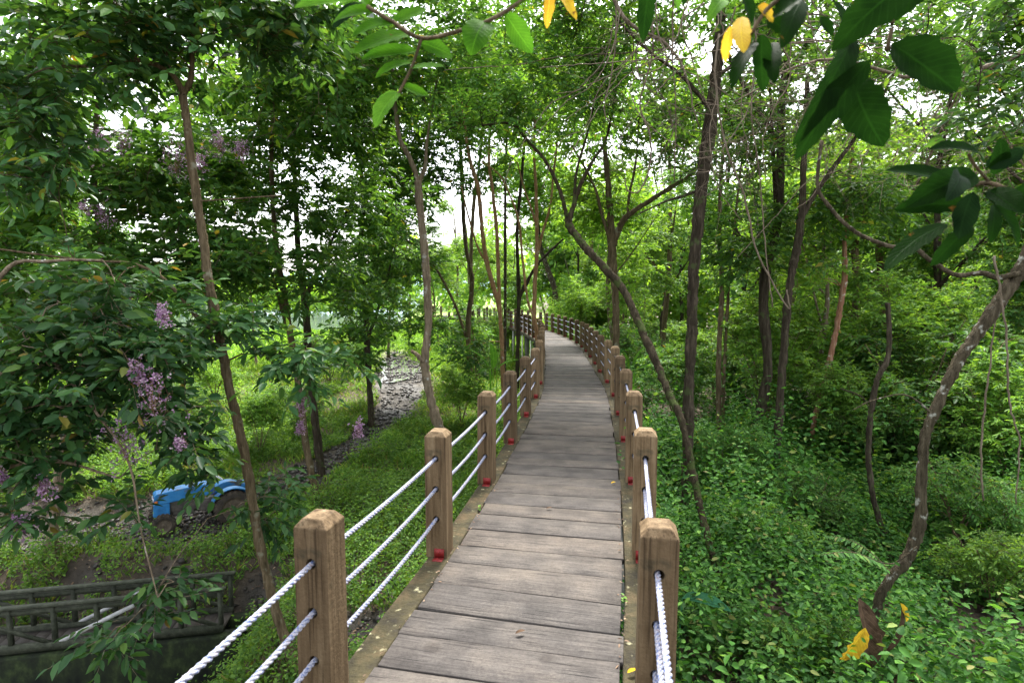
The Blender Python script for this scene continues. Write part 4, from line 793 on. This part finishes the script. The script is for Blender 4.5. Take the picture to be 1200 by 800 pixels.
herb_field('ground_cover', 'low green weeds on the bank left of the boardwalk', 21000, (-13, 2), (1.5, 18), 1.0, (.05, .095), (.12, .45), LL_,
    lambda x, y: (x < np.interp(y, CL[:, 1], CL[:, 0]) - .1) & EXT(x, y) & (mudm(x, y) < .25 + .3 * vnoise(x, y, 3, 9)) & (vnoise(x, y, .8, 12) > .24), 11)
herb_field('ground_cover', 'weeds between the trees left of the boardwalk beyond the track', 13000, (-34, 2), (16, 40), 1.1, (.06, .09), (.15, .5), LL_,
    lambda x, y: (x < np.interp(y, CL[:, 1], CL[:, 0]) - .3) & EXT(x, y) & (mudm(x, y) < .2) & (vnoise(x, y, .6, 12) > .3), 9, 'lo')
# grass blades
def grass(n, xr, yr, keep, hr, w, mat, label):
    x = rng.uniform(*xr, n); y = yr[0] + (yr[1] - yr[0]) * rng.random(n) ** 1.2; k = keep(x, y); x, y = x[k], y[k]; K = len(x); z = H(x, y) - .01
    G = Geo(); a = rng.uniform(0, 6.28, K); D = np.stack([np.cos(a) * .5, np.sin(a) * .5, np.ones(K)], -1); sc = 1 + np.maximum(0, y - 8) * .06
    L_ = rng.uniform(*hr, K) * (.5 + vnoise(x, y, 1.1, 20)); G.leaves(np.stack([x, y, z], -1), D, np.stack([np.sin(a), -np.cos(a), 0 * a], -1) + rng.normal(0, .5, (K, 3)), L_, w * sc, 'lo', .1, .5)
    tag(G.build('grass', mat), label, 'grass', kind='stuff')
grass(110000, (-16, 2.2), (1.5, 28), lambda x, y: (x < np.interp(y, CL[:, 1], CL[:, 0]) + 1) & EXT(x, y) & (mudm(x, y) < .3 + .25 * vnoise(x, y, 3, 9)), (.10, .26), .011, M['grass'], 'short green grass on the left bank')
grass(90000, (-60, 6), (26, 70), lambda x, y: EXT(x, y) & (LAKE(x, y) < .2) & (mudm(x, y) < .3), (.2, .45), .022, LL_, 'bright grass of the open field beyond the trees')
# leaf litter and twigs
n = 42000; x = rng.uniform(-12, 6, n); y = rng.uniform(1.2, 16, n); k = EXT(x, y); x, y = x[k], y[k]
g = Geo(); dz = mudf(x, y); z = H(x, y) - dz * (.06 + .10 * vnoise(x, y, 1.8, 8)) + .012; K = len(x)
g.leaves(np.stack([x, y, z], -1), np.append(rng.normal(0, 1, (K, 2)), rng.normal(0, .2, (K, 1)), 1), np.array([0, 0, 1.]) + rng.normal(0, .35, (K, 3)), rng.uniform(.03, .09, K), rng.uniform(.02, .04, K), 'mid', .2, .3)
tag(g.build('leaf_litter', M['litter']), 'brown fallen leaves strewn over the bare ground', 'leaf litter', kind='stuff')
# clods in the churned mud
g = Geo(); n = 6000; m_ = np.array(MUD); w_ = rng.integers(0, len(m_), n); a = rng.uniform(0, 6.28, n); rr = np.sqrt(rng.random(n)) * m_[w_, 2] * .95
x = m_[w_, 0] + rr * np.cos(a); y = m_[w_, 1] + rr * np.sin(a); z = H(x, y) - mudf(x, y) * (.06 + .10 * vnoise(x, y, 1.8, 8))
r = .012 + .09 * rng.random(n) ** 3; V = np.array([(1, 0, 0), (0, 1, 0), (-1, 0, 0), (0, -1, 0), (0, 0, .7), (0, 0, -.7)], float)
VV = V[None] * r[:, None, None] * rng.uniform(.6, 1.3, (n, 6, 3)) + np.stack([x, y, z + r * .2], -1)[:, None]
F = np.array([(0, 1, 4), (1, 2, 4), (2, 3, 4), (3, 0, 4), (1, 0, 5), (2, 1, 5), (3, 2, 5), (0, 3, 5)]); g.add(VV.reshape(-1, 3), None, (F[None] + np.arange(n)[:, None, None] * 6).reshape(-1, 3))
M['clod'] = noise_mat('wet_clods', [(.3, (.014, .012, .010)), (.7, (.05, .043, .035))], (3, 3, 3), 6, .45, .3)
tag(g.build('mud_clods', M['clod']), 'churned clods of dark mud along the track', 'mud', kind='stuff')

# ------------------------------------------------------------------ blue tractor on the muddy patch
def tractor():
    f0 = Gd(178, 622); r0 = f0 + np.array([1.55, 1.15, 0]); z0 = float(H(f0[0], f0[1])) - .08; dv = f0[:2] - r0[:2]; rz = math.atan2(dv[1], dv[0])
    mid = (f0 + r0) / 2
    t = empty('tractor', (f0[0] + .25, f0[1] + .3, z0), 'small blue farm tractor parked on the churned mud, half hidden by leaves', 'tractor', None, rz)
    t.rotation_euler = (R(2), R(-3), rz); t.scale = (.8, .8, .8)
    # local frame: +x forward, origin under the front axle
    def bv(o, w=.02, s=3): bevel(o, w, s); return o
    def mb(prof, y, name, mat, parent=t, bw=.02):   # side profile (x,z) extruded across y
        bm = bmesh.new(); a = [bm.verts.new((x, -y, z)) for x, z in prof]; b = [bm.verts.new((x, y, z)) for x, z in prof]; n = len(prof)
        bm.faces.new(a[::-1]); bm.faces.new(b)
        for q in range(n): bm.faces.new((a[q], a[(q + 1) % n], b[(q + 1) % n], b[q]))
        bmesh.ops.recalc_face_normals(bm, faces=bm.faces)
        me = bpy.data.meshes.new(name); bm.to_mesh(me); bm.free(); o = link(name, me, parent, mat); bevel(o, bw, 3); return o
    hood = mb([(.42, .72), (.45, .95), (.40, 1.0), (-.15, 1.06), (-.75, 1.10), (-.78, .80)], .20, 'hood', M['blue'])
    gr = mb([(.40, .38), (.46, .44), (.445, .73), (.10, .73), (.10, .42)], .19, 'grille_housing', M['blue'])
    for q in range(6):
        g = Geo(); g.box((.462 - .004 * q * .4, 0, .46 + q * .042), (.018, .32, .014)); g.build('grille_slat', M['black'], gr)
    for y in (-.13, .13):
        g = Geo(); g.tube([(.445, y, .84), (.468, y, .84)], .042, 14); g.build('headlight', M['white'], hood)
        g = Geo(); g.box((.40, y * 1.62, .80), (.07, .02, .06)); g.build('indicator', M['orange'], hood)
    g = Geo(); g.box((-.25, 0, .60), (.75, .22, .30)); g.box((-.2, .02, .42), (.5, .16, .16)); bv(g.build('engine', M['metal'], t))
    g = Geo(); g.tube([(-.05, -.13, .62), (-.05, -.17, .70), (-.05, -.17, .82)], .05, 10); g.build('air_filter', M['black'], t)
    g = Geo(); g.tube([(-.35, .16, .95), (-.35, .16, 1.5)], .026, 10); g.tube([(-.35, .16, 1.05), (-.35, .16, 1.30)], .05, 12); g.build('exhaust', M['metal'], t)
    g = Geo(); g.box((-.95, 0, .52), (.75, .24, .30)); g.box((-1.25, 0, .48), (.35, .34, .34)); bv(g.build('gearbox', M['metal'], t), .03)
    g = Geo(); g.beam((.25, -.42, .26), (.25, .42, .26), .08, .10); g.box((.25, 0, .34), (.12, .12, .2)); g.build('front_axle', M['metal'], t)
    g = Geo(); g.tube([(-1.3, -.48, .42), (-1.3, .48, .42)], .055, 10); g.build('rear_axle', M['metal'], t)
    mb([(-.78, .78), (-.76, 1.12), (-.88, 1.16), (-.92, .80)], .17, 'dashboard', M['darkblue'])
    g = Geo(); g.tube([(-.84, 0, 1.05), (-.98, 0, 1.22)], .018, 8); sc_ = g.build('steering_column', M['black'], t)
    th = np.linspace(0, 2 * np.pi, 28); n_ = unit(np.array([-.14, 0, .17])); u_ = np.array([0, 1., 0]); v_ = np.cross(n_, u_); c_ = np.array([-.98, 0, 1.22])
    g = Geo(); ring = c_ + .17 * (np.cos(th)[:, None] * u_ + np.sin(th)[:, None] * v_); g.tube(ring, .012, 7, False)
    for q in (0, 2.09, 4.19): g.tube([c_, c_ + .17 * (math.cos(q) * u_ + math.sin(q) * v_)], .008, 6)
    g.build('steering_wheel', M['white'], t, smooth_=True)
    mb([(-1.18, .74), (-1.20, .84), (-1.45, .86), (-1.52, 1.08), (-1.57, 1.08), (-1.53, .80), (-1.5, .74)], .20, 'seat', M['black'], bw=.025)
    g = Geo(); g.box((-.98, 0, .66), (.35, .62, .025)); g.build('footplate', M['metal'], t)
    for sg in (-1, 1):
        prof = [(-1.3 + .53 * math.cos(a), .43 + .53 * math.sin(a)) for a in np.linspace(R(25), R(150), 14)]
        bm = bmesh.new(); rows = [[bm.verts.new((x, yy, z)) for x, z in prof] for yy in (sg * .27, sg * .56)]
        for q in range(13): bm.faces.new((rows[0][q], rows[0][q + 1], rows[1][q + 1], rows[1][q]))
        cc = bm.verts.new((-1.3, sg * .27, .80))
        for q in range(13): bm.faces.new((rows[0][q], rows[0][q + 1], cc))
        me = bpy.data.meshes.new('fender'); bm.to_mesh(me); bm.free(); o = link('fender', me, t, M['blue']); so_ = o.modifiers.new('s', 'SOLIDIFY'); so_.thickness = .02
        for (x, r, w, nm, lug) in ((.25, .27, .14, 'front_wheel', 18), (-1.3, .45, .24, 'rear_wheel', 22)):
            wc = np.array([x, sg * (.42 if nm[0] == 'f' else .44), r - .01])
            wo = bpy.data.objects.new(nm, None); COL.objects.link(wo); wo.parent = t; wo.location = wc; wo.empty_display_size = .1
            g = Geo(); prof = [(-w * .5, r * .62), (-w * .52, r * .80), (-w * .42, r * .95), (0, r * .985), (w * .42, r * .95), (w * .52, r * .80), (w * .5, r * .62)]; ns = 36; V = []
            for a in np.linspace(0, 2 * np.pi, ns, endpoint=False): V += [(rr * math.cos(a), yy, rr * math.sin(a)) for yy, rr in prof]
            F = [(i_ * 7 + j_, i_ * 7 + j_ + 1, ((i_ + 1) % ns) * 7 + j_ + 1, ((i_ + 1) % ns) * 7 + j_) for i_ in range(ns) for j_ in range(6)]; g.add(V, F)
            for q in range(lug):
                a = q / lug * 2 * math.pi
                for s2 in (-1, 1):
                    aa = a + (s2 > 0) * math.pi / lug; a1 = aa + .18
                    g.beam((r * .97 * math.cos(aa), s2 * w * .02, r * .97 * math.sin(aa)), (r * .95 * math.cos(a1), s2 * w * .46, r * .95 * math.sin(a1)), .028, .05, (math.cos(aa), 0, math.sin(aa)))
            g.build('tyre', M['tyre'], wo)
            g = Geo(); k_ = 24
            for (ya, yb, ra, rb) in ((-w * .45, -w * .3, .63, .5), (-w * .3, -w * .32, .5, .22), (-w * .32, -w * .42, .22, .2), (-w * .42, -w * .42, .2, .0), (w * .45, w * .3, .63, .5), (w * .3, w * .32, .5, .22), (w * .32, w * .42, .22, .2), (w * .42, w * .42, .2, .0)):
                V = []; A_ = np.linspace(0, 2 * np.pi, k_, endpoint=False)
                for a in A_: V += [(r * ra * math.cos(a), ya, r * ra * math.sin(a)), (r * rb * math.cos(a), yb, r * rb * math.sin(a))]
                g.add(V, [(2 * i_, 2 * i_ + 1, 2 * ((i_ + 1) % k_) + 1, 2 * ((i_ + 1) % k_)) for i_ in range(k_)])
            g.build('rim', M['rim'], wo)
    g = Geo(); g.tube([(-1.5, -.1, .55), (-1.85, -.1, .62), (-2.0, -.05, .8)], .03, 8); g.tube([(-1.5, .1, .55), (-1.85, .1, .62), (-2.0, .05, .8)], .03, 8); g.box((-1.95, 0, .75), (.1, .3, .1)); g.build('hitch', M['black'], t)
    bv(mb([(-1.5, .86), (-1.5, .97), (-1.75, 1.0), (-1.8, .9)], .18, 'rear_cover', M['blue']))
tractor()

# ------------------------------------------------------------------ low wooden footbridge at the bottom left, on its mossy wall
def footbridge():
    A0, A1 = P(262, 738, 8.2), P(-150, 778, 7.35); zt = (A0[2] + A1[2]) / 2; A0[2] = zt; A1[2] = zt
    ax = unit(A1 - A0); L = float(np.linalg.norm(A1 - A0)); nv = np.array([-ax[1], ax[0], 0]); nv = nv if nv[1] > 0 else -nv
    t = empty('footbridge', A0, 'low weathered wooden footbridge with braced railings on a mossy wall', 'footbridge', None)
    pt = lambda d, o, h: A0 * 0 + ax * d + nv * o + np.array([0, 0, h])
    hr = .66
    for o, nm in ((0, 'near'), (.50, 'far')):
        rl = bpy.data.objects.new('railing', None); COL.objects.link(rl); rl.parent = t
        g = Geo(); g.beam(pt(-.05, o, hr), pt(L, o, hr), .085, .04); g.build('top_rail', M['rail'], rl); g = Geo(); g.beam(pt(-.02, o + .01, hr - .09), pt(L, o + .01, hr - .09), .04, .07); g.build('under_rail', M['rail'], rl)
        g = Geo(); g.beam(pt(0, o, .03), pt(L, o, .03), .06, .12); g.build('bottom_rail', M['rail'], rl)
        d = .03; q = 0
        while d < L:
            g = Geo(); g.beam(pt(d, o + .003, 0.03), pt(d, o + .003, hr - .02), .055, .055, (1, 0, .01)); g.build('baluster', M['rail'], rl)
            if d + 1.15 < L and q % 2 == 0:
                m_ = M['whitebrace'] if q in (2, 6) else M['rail']
                a, b = (pt(d + .06, o - .012, .08), pt(d + 1.08, o - .012, hr - .12)) if q % 2 == 1 else (pt(d + .06, o - .012, hr - .12), pt(d + 1.08, o - .012, .08))
                a, b = (b, a) if q % 2 else (a, b)
                if q % 4 == 2: a, b = pt(d + .06, o - .012, hr - .12), pt(d + 1.08, o - .012, .08)
                else: a, b = pt(d + .06, o - .012, .08), pt(d + 1.08, o - .012, hr - .12)
                g = Geo(); g.beam(a, b, .03, .055); g.build('brace', m_, rl)
            d += .575; q += 1
    g = Geo(); nb_ = int(L / .2)
    for q in range(nb_): g.beam(pt(q * .2 + .1, .04, -.005 + random.uniform(-.004, .004)), pt(q * .2 + .1, .46, -.005), .19, .03)
    g.build('walkway', M['plank'], t)
    g = Geo(); h = -1.6
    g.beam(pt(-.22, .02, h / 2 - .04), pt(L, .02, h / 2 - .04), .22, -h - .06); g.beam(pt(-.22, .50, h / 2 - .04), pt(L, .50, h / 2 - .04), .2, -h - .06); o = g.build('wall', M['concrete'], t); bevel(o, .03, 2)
footbridge()

# ------------------------------------------------------------------ single plants, vines, fallen leaves
def big_leaf(G, base, tip, w, nrm=(0, 0, 1), droop=.2, n=10, jag=0, fold=.12):
    """one broad leaf with a midrib fold, edge waves and thickness-less blade bent along its length"""
    base, tip = np.array(base, float), np.array(tip, float); D = tip - base; L = np.linalg.norm(D); Du = D / L; Sd = unit(np.cross(Du, np.array(nrm, float))); N = np.cross(Sd, Du)
    V = []; tt = np.linspace(0, 1, n + 1)
    for q, t_ in enumerate(tt):
        ww = w * .5 * (math.sin(math.pi * min(1, t_ ** .85)) ** .58 if 0 < t_ < 1 else .02)
        c_ = base + Du * L * t_ + N * L * droop * (t_ - t_ * t_) * 1.2 + Sd * L * .04 * math.sin(3 * t_)
        for sgn, s_ in ((-1, -1), (-1, -.5), (0, 0), (1, .5), (1, 1)):
            e = 1 + (rng.uniform(-jag, jag) if abs(s_) == 1 else 0)
            V.append(c_ + Sd * ww * s_ * e + N * (abs(s_) * ww * fold * 2 + .02 * ww * math.sin(q * 2.1 + s_ * 3)))
    F = [(q * 5 + m_, q * 5 + m_ + 1, (q + 1) * 5 + m_ + 1, (q + 1) * 5 + m_) for q in range(n) for m_ in range(4)]
    G.add(V, F); G.A = getattr(G, 'A', []) + [(t_, s_, 0) for t_ in tt for s_ in (-1, -.5, 0, .5, 1)]
def plant_of(name, label, base, leaves, mat, cat='plant', group=None, stemr=.01, stemm=None):
    t = empty(name, base, label, cat, group)
    for (a, b, w) in leaves:
        G = Geo(); big_leaf(G, a, b, w, (0, 0, 1), .3, 12, .08); G.build('leaf', mat, t, base, True)
        G = Geo(); mid = (np.array(base) + np.array(a)) / 2 + [0, 0, .03]; G.tube([base, mid, a], [stemr, stemr * .8, stemr * .6], 6); G.build('stalk', stemm or mat, t, base, True)
    return t
def banana(px, py, Y, dirs, sz, label):
    q = P(px, py, Y); b = np.array([q[0], q[1], float(H(q[0], q[1]))]); lv = []
    for (dx, dy, dz, L, w) in dirs: a = q + np.array([dx, dy, 0]) * .1 * sz; lv.append((a, a + np.array([dx, dy, dz]) * L * sz, w * sz))
    plant_of('broad_leaved_plant', label, b, lv, M['leaf_fresh'], stemr=.02)
banana(578, 432, 13, ((-.9, 0, .8, .6, .24), (.9, .1, .35, .6, .22), (-.1, .2, 1, .6, .2), (-.6, -.3, -.2, .5, .2)), 1, 'banana sapling with upright leaves left of the railing')
banana(712, 412, 17, ((-.1, 0, 1, .7, .25), (.7, 0, .7, .7, .25), (-.7, 0, .5, .5, .2)), 1, 'broad bright green plant behind the right railing')
banana(738, 434, 10.5, ((.5, 0, .9, .55, .2), (.9, 0, .1, .5, .18), (-.3, 0, .9, .45, .2), (.8, -.2, -.3, .4, .16)), 1, 'bright upright leaves growing close behind the right railing posts')
for (x0, y0, x1, y1, Y, w, lab) in ((800, 700, 857, 716, 5.0, .22, 'single broad blue green leaf lying beside the nearest right post'),):
    a, b = P(x0, y0, Y), P(x1, y1, Y - .1); bs = np.array([a[0] - .05, a[1], float(H(a[0], a[1]))]); plant_of('broad_leaved_plant', lab, bs, [(a, b, w)], M['leaf_blue'])
# dry banana leaves hanging at the foot of the leaning tree
for (x0, y0, x1, y1, Y, w, m_, lab) in ((1006, 700, 1016, 785, 4.35, .20, 'leaf_brown', 'dry brown curled leaf hanging against the foot of the leaning tree'), (1014, 735, 984, 772, 4.2, .13, 'leaf_yellow', 'yellow dying leaf at the foot of the leaning tree'),
        (1034, 765, 1056, 708, 4.35, .06, 'leaf_brown', 'narrow dry stalk-like leaf standing right of the leaning tree foot'), (1055, 706, 1062, 728, 4.35, .06, 'leaf_yellow', 'small yellow leaf tip above the dry narrow leaf'), (1030, 790, 1085, 798, 4.6, .12, 'leaf_brown', 'flat grey brown fallen leaf right of the leaning tree foot')):
    G = Geo(); big_leaf(G, P(x0, y0, Y), P(x1, y1, Y), w, (.2, -.8, .3), .3, 12, .3, .35); tag(G.build('dry_leaf', M[m_], smooth_=True), lab, 'leaf')
for (px, py, m_, lab) in ((716, 566, 'leaf_yellow', 'small yellow leaf lying on the boardwalk planks near the third right post'), (604, 742, 'leaf_brown', 'small brown leaf lying on the nearest planks'), (735, 788, 'leaf_yellow', 'tiny orange yellow leaf at the right edge of the nearest planks'), (640, 596, 'leaf_brown', 'curled brown leaf in the middle of the boardwalk')):
    a = P(px, py, 1) - CAM; q = CAM + a * ((.012 - 1.7) / a[2]); G = Geo(); big_leaf(G, q, q + np.array([.05, .02, .004]), .022, (0, 0, 1), .3, 6, .1, .2); tag(G.build('fallen_leaf', M[m_]), lab, 'leaf')
G = Geo(); n = 260; ss_ = rng.uniform(1.5, 9, n); sg_ = rng.choice([-1, 1], n); pp = np.array([off(a, b * (HW + rng.uniform(-.03, .02))) for a, b in zip(ss_, sg_)])
G.leaves(np.column_stack([pp, rng.uniform(.003, .010, n)]), np.column_stack([rng.normal(0, 1, (n, 2)), rng.normal(0, .15, n)]), np.array([0, 0, 1.]) + rng.normal(0, .3, (n, 3)), rng.uniform(.008, .03, n), rng.uniform(.005, .014, n), 'mid')
tag(G.build('leaf_crumbs', M['litter']), 'dry leaf crumbs caught along the kerbs', 'leaf litter', kind='stuff')
for q_, (sv, ov) in enumerate(((4.72, 1), (4.95, 1), (6.3, 1), (3.9, 1), (7.4, -1))):
    b0 = np.append(off(sv + .9, ov * (HW + .002)), -.02); G = Geo(); n = 7; th = rng.uniform(0, 6.28, n); hh = np.linspace(.01, .05, n)
    G.leaves(b0 + np.array([0, 0, 1.]) * hh[:, None], np.column_stack([np.cos(th), np.sin(th), 0 * th + .3]), np.tile([0, 0, 1.], (n, 1)), .025, .016, 'mid'); G.tube([b0, b0 + [0, 0, .05]], .0015, 4)
    tag(G.build('seedling', LL_), ['tiny green seedling in the right kerb gap, nearest the camera post', 'tiny seedling in the right kerb gap beside the nearest post', 'tiny seedling in the right kerb gap by the second post', 'lowest tiny seedling at the right edge of the planks', 'tiny seedling in the left kerb gap'][q_], 'seedling', 'seedlings in the kerb gaps')
# fern-like frond by the leaning tree
def frond(a, b, label):
    t = empty('fern_frond', a, label, 'plant'); n = 22; tt = np.linspace(.1, 1, n); c_ = a + (b - a) * tt[:, None] + np.array([0, 0, 1.]) * (.10 * np.sin(tt * np.pi))[:, None]
    G = Geo(); G.tube(np.vstack([a, c_]), np.linspace(.005, .002, n + 1), 5); G.build('stem', M['bark_brown'], t, a)
    D = unit(b - a); Sd = unit(np.cross(D, [0, 0, 1.])); G = Geo()
    for sgn in (-1, 1): G.leaves(c_, sgn * Sd + D * .35 + np.array([0, 0, -.25]) + rng.normal(0, .1, (n, 3)), np.tile([0, 0, 1.], (n, 1)) + rng.normal(0, .15, (n, 3)), .10 * np.sin(tt * 2.6 + .3), .028, 'mid')
    G.build('leaflets', M['herb'], t, a)
frond(P(1046, 672, 4.8), P(962, 650, 4.5), 'feathery green frond reaching left from the leaning tree'); frond(P(1046, 672, 4.8), P(968, 628, 5.1), 'upper feathery green frond beside the leaning tree')

# bare vines hanging and looping in the upper right
VL = []
def vine(pts, Y, w, dY=0, lab=None):
    px0 = pts[0][0]; p, r_ = tr(pts, Y, w, dY); p = catmull(p, 8); p = p + rng.normal(0, .004, p.shape); G = Geo(); G.tube(p, np.interp(np.linspace(0, 1, len(p)), np.linspace(0, 1, len(r_)), r_), 6, True, .1)
    tag(G.build('hanging_vine', M['vine'], smooth_=True), lab or ('thin bare grey vine looping ' + ('above the right railing' if px0 < 800 else ('beside the stout dark trunk' if px0 < 900 else ('over the dark forking tree' if px0 < 1030 else 'at the upper right edge')))), 'vine', 'bare hanging vines')
vine([(843, 40), (838, 90), (850, 170), (872, 230), (885, 290), (905, 330), (925, 362), (922, 340)], 7, [3, 3, 3, 2])
vine([(760, -20), (765, 60), (750, 120), (762, 160), (760, 200), (748, 225), (735, 222), (732, 208)], 8, [3, 3, 3, 2])
vine([(790, -20), (788, 60), (792, 130), (790, 212)], 8, [3, 2, 2])
vine([(720, -20), (722, 40), (716, 90), (708, 130), (722, 150)], 8, [3, 2])
vine([(1165, 300), (1172, 340), (1180, 400), (1182, 470), (1195, 520), (1190, 590)], 4.7, [4, 3, 3, 2], 0, 'long dark hanging vine at the right edge before the undergrowth')
vine([(880, -10), (886, 60), (880, 130), (890, 200), (896, 280), (905, 360)], 7.5, [3, 2, 2])
vine([(1152, 585), (1150, 520), (1158, 440), (1170, 350)], 5.2, [3, 3, 2])
for q in range(34):
    x0 = rng.uniform(690, 1190); y0 = rng.uniform(-30, 60); Y = rng.uniform(5.5, 9.5); pts = [(x0, y0)]
    a = rng.uniform(-.8, .8); n_ = int(rng.integers(4, 8))
    for _ in range(n_):
        a += rng.normal(0, .55); a = max(-1.5, min(1.5, a)); st = rng.uniform(28, 62); pts.append((pts[-1][0] + math.sin(a) * st, pts[-1][1] + math.cos(a) * st))
    vine(pts, Y, [rng.uniform(1.6, 3), 1.6, 1.2], rng.uniform(-.5, .5))

def tangle(name, stems, blobs, dens, label):
    base = np.array(stems[0][0][0]); t = empty(name, base, label, 'branch', None); G = Geo()
    for (pts, rad) in stems: p = catmull(pts, 7); G.tube(p + rng.normal(0, .01, p.shape), np.interp(np.linspace(0, 1, len(p)), np.linspace(0, 1, len(rad)), rad), 7, True, .1)
    pts = blob_points(blobs, dens); lines, ends = skeleton(stems, pts, .003, .2)
    for poly, rr in lines: G.tube(poly + rng.normal(0, .02, poly.shape), np.minimum(rr, .011), 4, False)
    K = len(pts); A = np.repeat(pts, 3, 0); T = unit(np.repeat(ends, 3, 0) * .6 + rng.normal(0, .7, (K * 3, 3))); B = A + T * rng.uniform(.15, .45, (K * 3, 1)); G.prisms(A, B, .003, .0018)
    G.prisms(B, B + unit(T + rng.normal(0, .5, T.shape)) * .2, .0018, .001); G.build('limb', M['vine'], t, base, True)
tangle('bare_branch', [tr([(1330, -60), (1200, 60), (1080, 90), (960, 70), (860, 120)], 6.6, [14, 9, 6, 4, 2])], bl((1080, 150, 6.6, 1.5, .8, .75), (930, 120, 6.9, 1.0, .8, .9), (1170, 210, 6.5, .5, .6, .6), (850, 190, 7.2, .5, .5, .7)), 95, 'tangle of bare grey twigs crossing above the dark forking tree')
tangle('bare_branch', [tr([(700, -60), (730, 20), (790, 60), (820, 150)], 7.8, [9, 6, 4, 2])], bl((740, 70, 7.8, .8, .6, .7), (800, 140, 7.6, .5, .5, .6)), 80, 'smaller tangle of bare twigs left of the stout dark trunk')
# big near leaves hanging into the top of the view
def near_branch(label, stem, leaves, Y, name='overhanging_branch'):
    base = P(*stem[0][0], Y) if False else P(stem[0][0], stem[0][1], Y); t = empty(name, base, label, 'branch')
    G = Geo()
    for st in stem_list(stem): G.tube(catmull([P(a, b, y) for a, b, y in st[0]], 6), st[1], 7, True, .1)
    G.build('stem', M['bark_brown'], t, base, True)
    for (x0, y0, x1, y1, wpx, dy, m_) in leaves:
        G = Geo(); a, b = P(x0, y0, Y + dy), P(x1, y1, Y + dy + rng.uniform(-.07, .05)); big_leaf(G, a, b, wpx * 1.0 / FPX * Y, (rng.normal(0, .25), -.75, rng.uniform(.15, .7)), rng.uniform(.05, .35), 14, .13, rng.uniform(.06, .22))
        o = G.build('leaf', M[m_], t, base, True)
        if m_ == 'leaf_yellow': o['label'] = 'yellowed leaf'
def stem_list(stem): return stem[1]
B_ = 'leaf_shaded'
near_branch('near leafy twig hanging into the top centre of the view', ((700, -60), [([(700, -60, 1.25), (625, -8, 1.25), (578, 22, 1.25), (540, 36, 1.25), (494, 45, 1.25), (460, 26, 1.25), (430, 8, 1.25)], .0045), ([(494, 45, 1.25), (482, 80, 1.25), (467, 110, 1.25)], .0035)]),
    [(468, 108, 440, 150, 22, 0, 'leaf_fresh'), (470, 112, 436, 130, 16, .04, 'leaf_fresh'), (472, 100, 502, 112, 14, 0, 'leaf_lush'), (480, 80, 520, 78, 20, 0, 'leaf_lush'), (482, 74, 440, 92, 18, .03, 'leaf_lush'), (488, 60, 424, 70, 22, .03, 'leaf_lush'), (492, 50, 530, 66, 24, 0, 'leaf_lush'), (480, 40, 415, 62, 26, .05, 'leaf_lush'), (462, 28, 412, 44, 24, 0, 'leaf_lush'), (462, 26, 500, 10, 20, .04, 'leaf_lush'), (440, 14, 388, 30, 22, 0, 'leaf_lush'), (430, 8, 400, -20, 22, 0, 'leaf_lush'),
     (570, 26, 552, 66, 32, 0, 'leaf_lush'), (592, 16, 624, 62, 30, 0, 'leaf_lush'), (600, 8, 640, -20, 26, 0, 'leaf_lush'), (612, 0, 600, -30, 20, 0, 'leaf_lush'), (648, -22, 641, 34, 13, 0, 'leaf_yellow'), (655, -20, 676, 24, 13, .02, 'leaf_yellow'), (420, 0, 345, 10, 16, 0, 'leaf_fresh'), (430, 6, 390, 34, 18, .1, 'leaf_deep')], 1.25)
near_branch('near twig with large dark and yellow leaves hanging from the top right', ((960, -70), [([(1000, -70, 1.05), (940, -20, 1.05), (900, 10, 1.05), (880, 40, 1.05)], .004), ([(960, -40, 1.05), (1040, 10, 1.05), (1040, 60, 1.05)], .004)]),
    [(1045, 52, 1122, 108, 52, 0, B_), (1000, 96, 1036, 172, 46, 0, B_), (1000, 40, 928, 172, 34, 0, B_), (1020, 70, 932, 188, 30, -.05, B_), (1080, -30, 975, 60, 40, -.1, B_), (1110, -40, 1040, 28, 36, 0, B_), (975, 0, 992, 60, 30, 0, B_), (905, 20, 950, -10, 34, 0, B_), (900, 20, 925, 40, 20, .03, B_), (893, 40, 895, 108, 22, 0, B_), (886, 50, 858, 105, 18, 0, B_), (906, 50, 908, 98, 20, .04, B_), (870, 20, 872, 62, 20, 0, 'leaf_yellow'), (858, 30, 850, 74, 12, .02, 'leaf_yellow'), (888, 8, 906, 26, 18, 0, 'leaf_yellow'), (850, 0, 828, 26, 16, 0, 'leaf_fresh'), (940, 0, 915, 58, 26, .05, B_), (868, -10, 880, 30, 20, .05, B_), (830, -30, 800, 8, 18, 0, B_), (765, -30, 754, 50, 22, .1, 'leaf_shaded'), (780, -30, 795, 12, 18, .1, 'leaf_fresh'), (962, 20, 976, 42, 14, .05, 'leaf_shaded')], 1.05)
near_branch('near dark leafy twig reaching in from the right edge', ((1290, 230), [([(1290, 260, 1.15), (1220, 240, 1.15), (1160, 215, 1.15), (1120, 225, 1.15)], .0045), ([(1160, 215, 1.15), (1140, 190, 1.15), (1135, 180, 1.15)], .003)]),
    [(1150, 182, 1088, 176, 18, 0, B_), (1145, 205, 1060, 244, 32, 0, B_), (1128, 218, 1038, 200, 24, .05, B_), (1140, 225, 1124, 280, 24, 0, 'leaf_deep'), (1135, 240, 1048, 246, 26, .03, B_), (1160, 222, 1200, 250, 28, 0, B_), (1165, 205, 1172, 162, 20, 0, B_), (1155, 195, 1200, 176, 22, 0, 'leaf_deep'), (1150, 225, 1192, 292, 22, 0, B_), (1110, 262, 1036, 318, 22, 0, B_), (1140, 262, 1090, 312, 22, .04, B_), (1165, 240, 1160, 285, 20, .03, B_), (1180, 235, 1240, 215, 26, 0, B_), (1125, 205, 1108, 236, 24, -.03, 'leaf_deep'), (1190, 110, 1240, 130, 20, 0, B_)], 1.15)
print('objects', len(bpy.data.objects), 'polys', sum(len(m.polygons) for m in bpy.data.meshes))
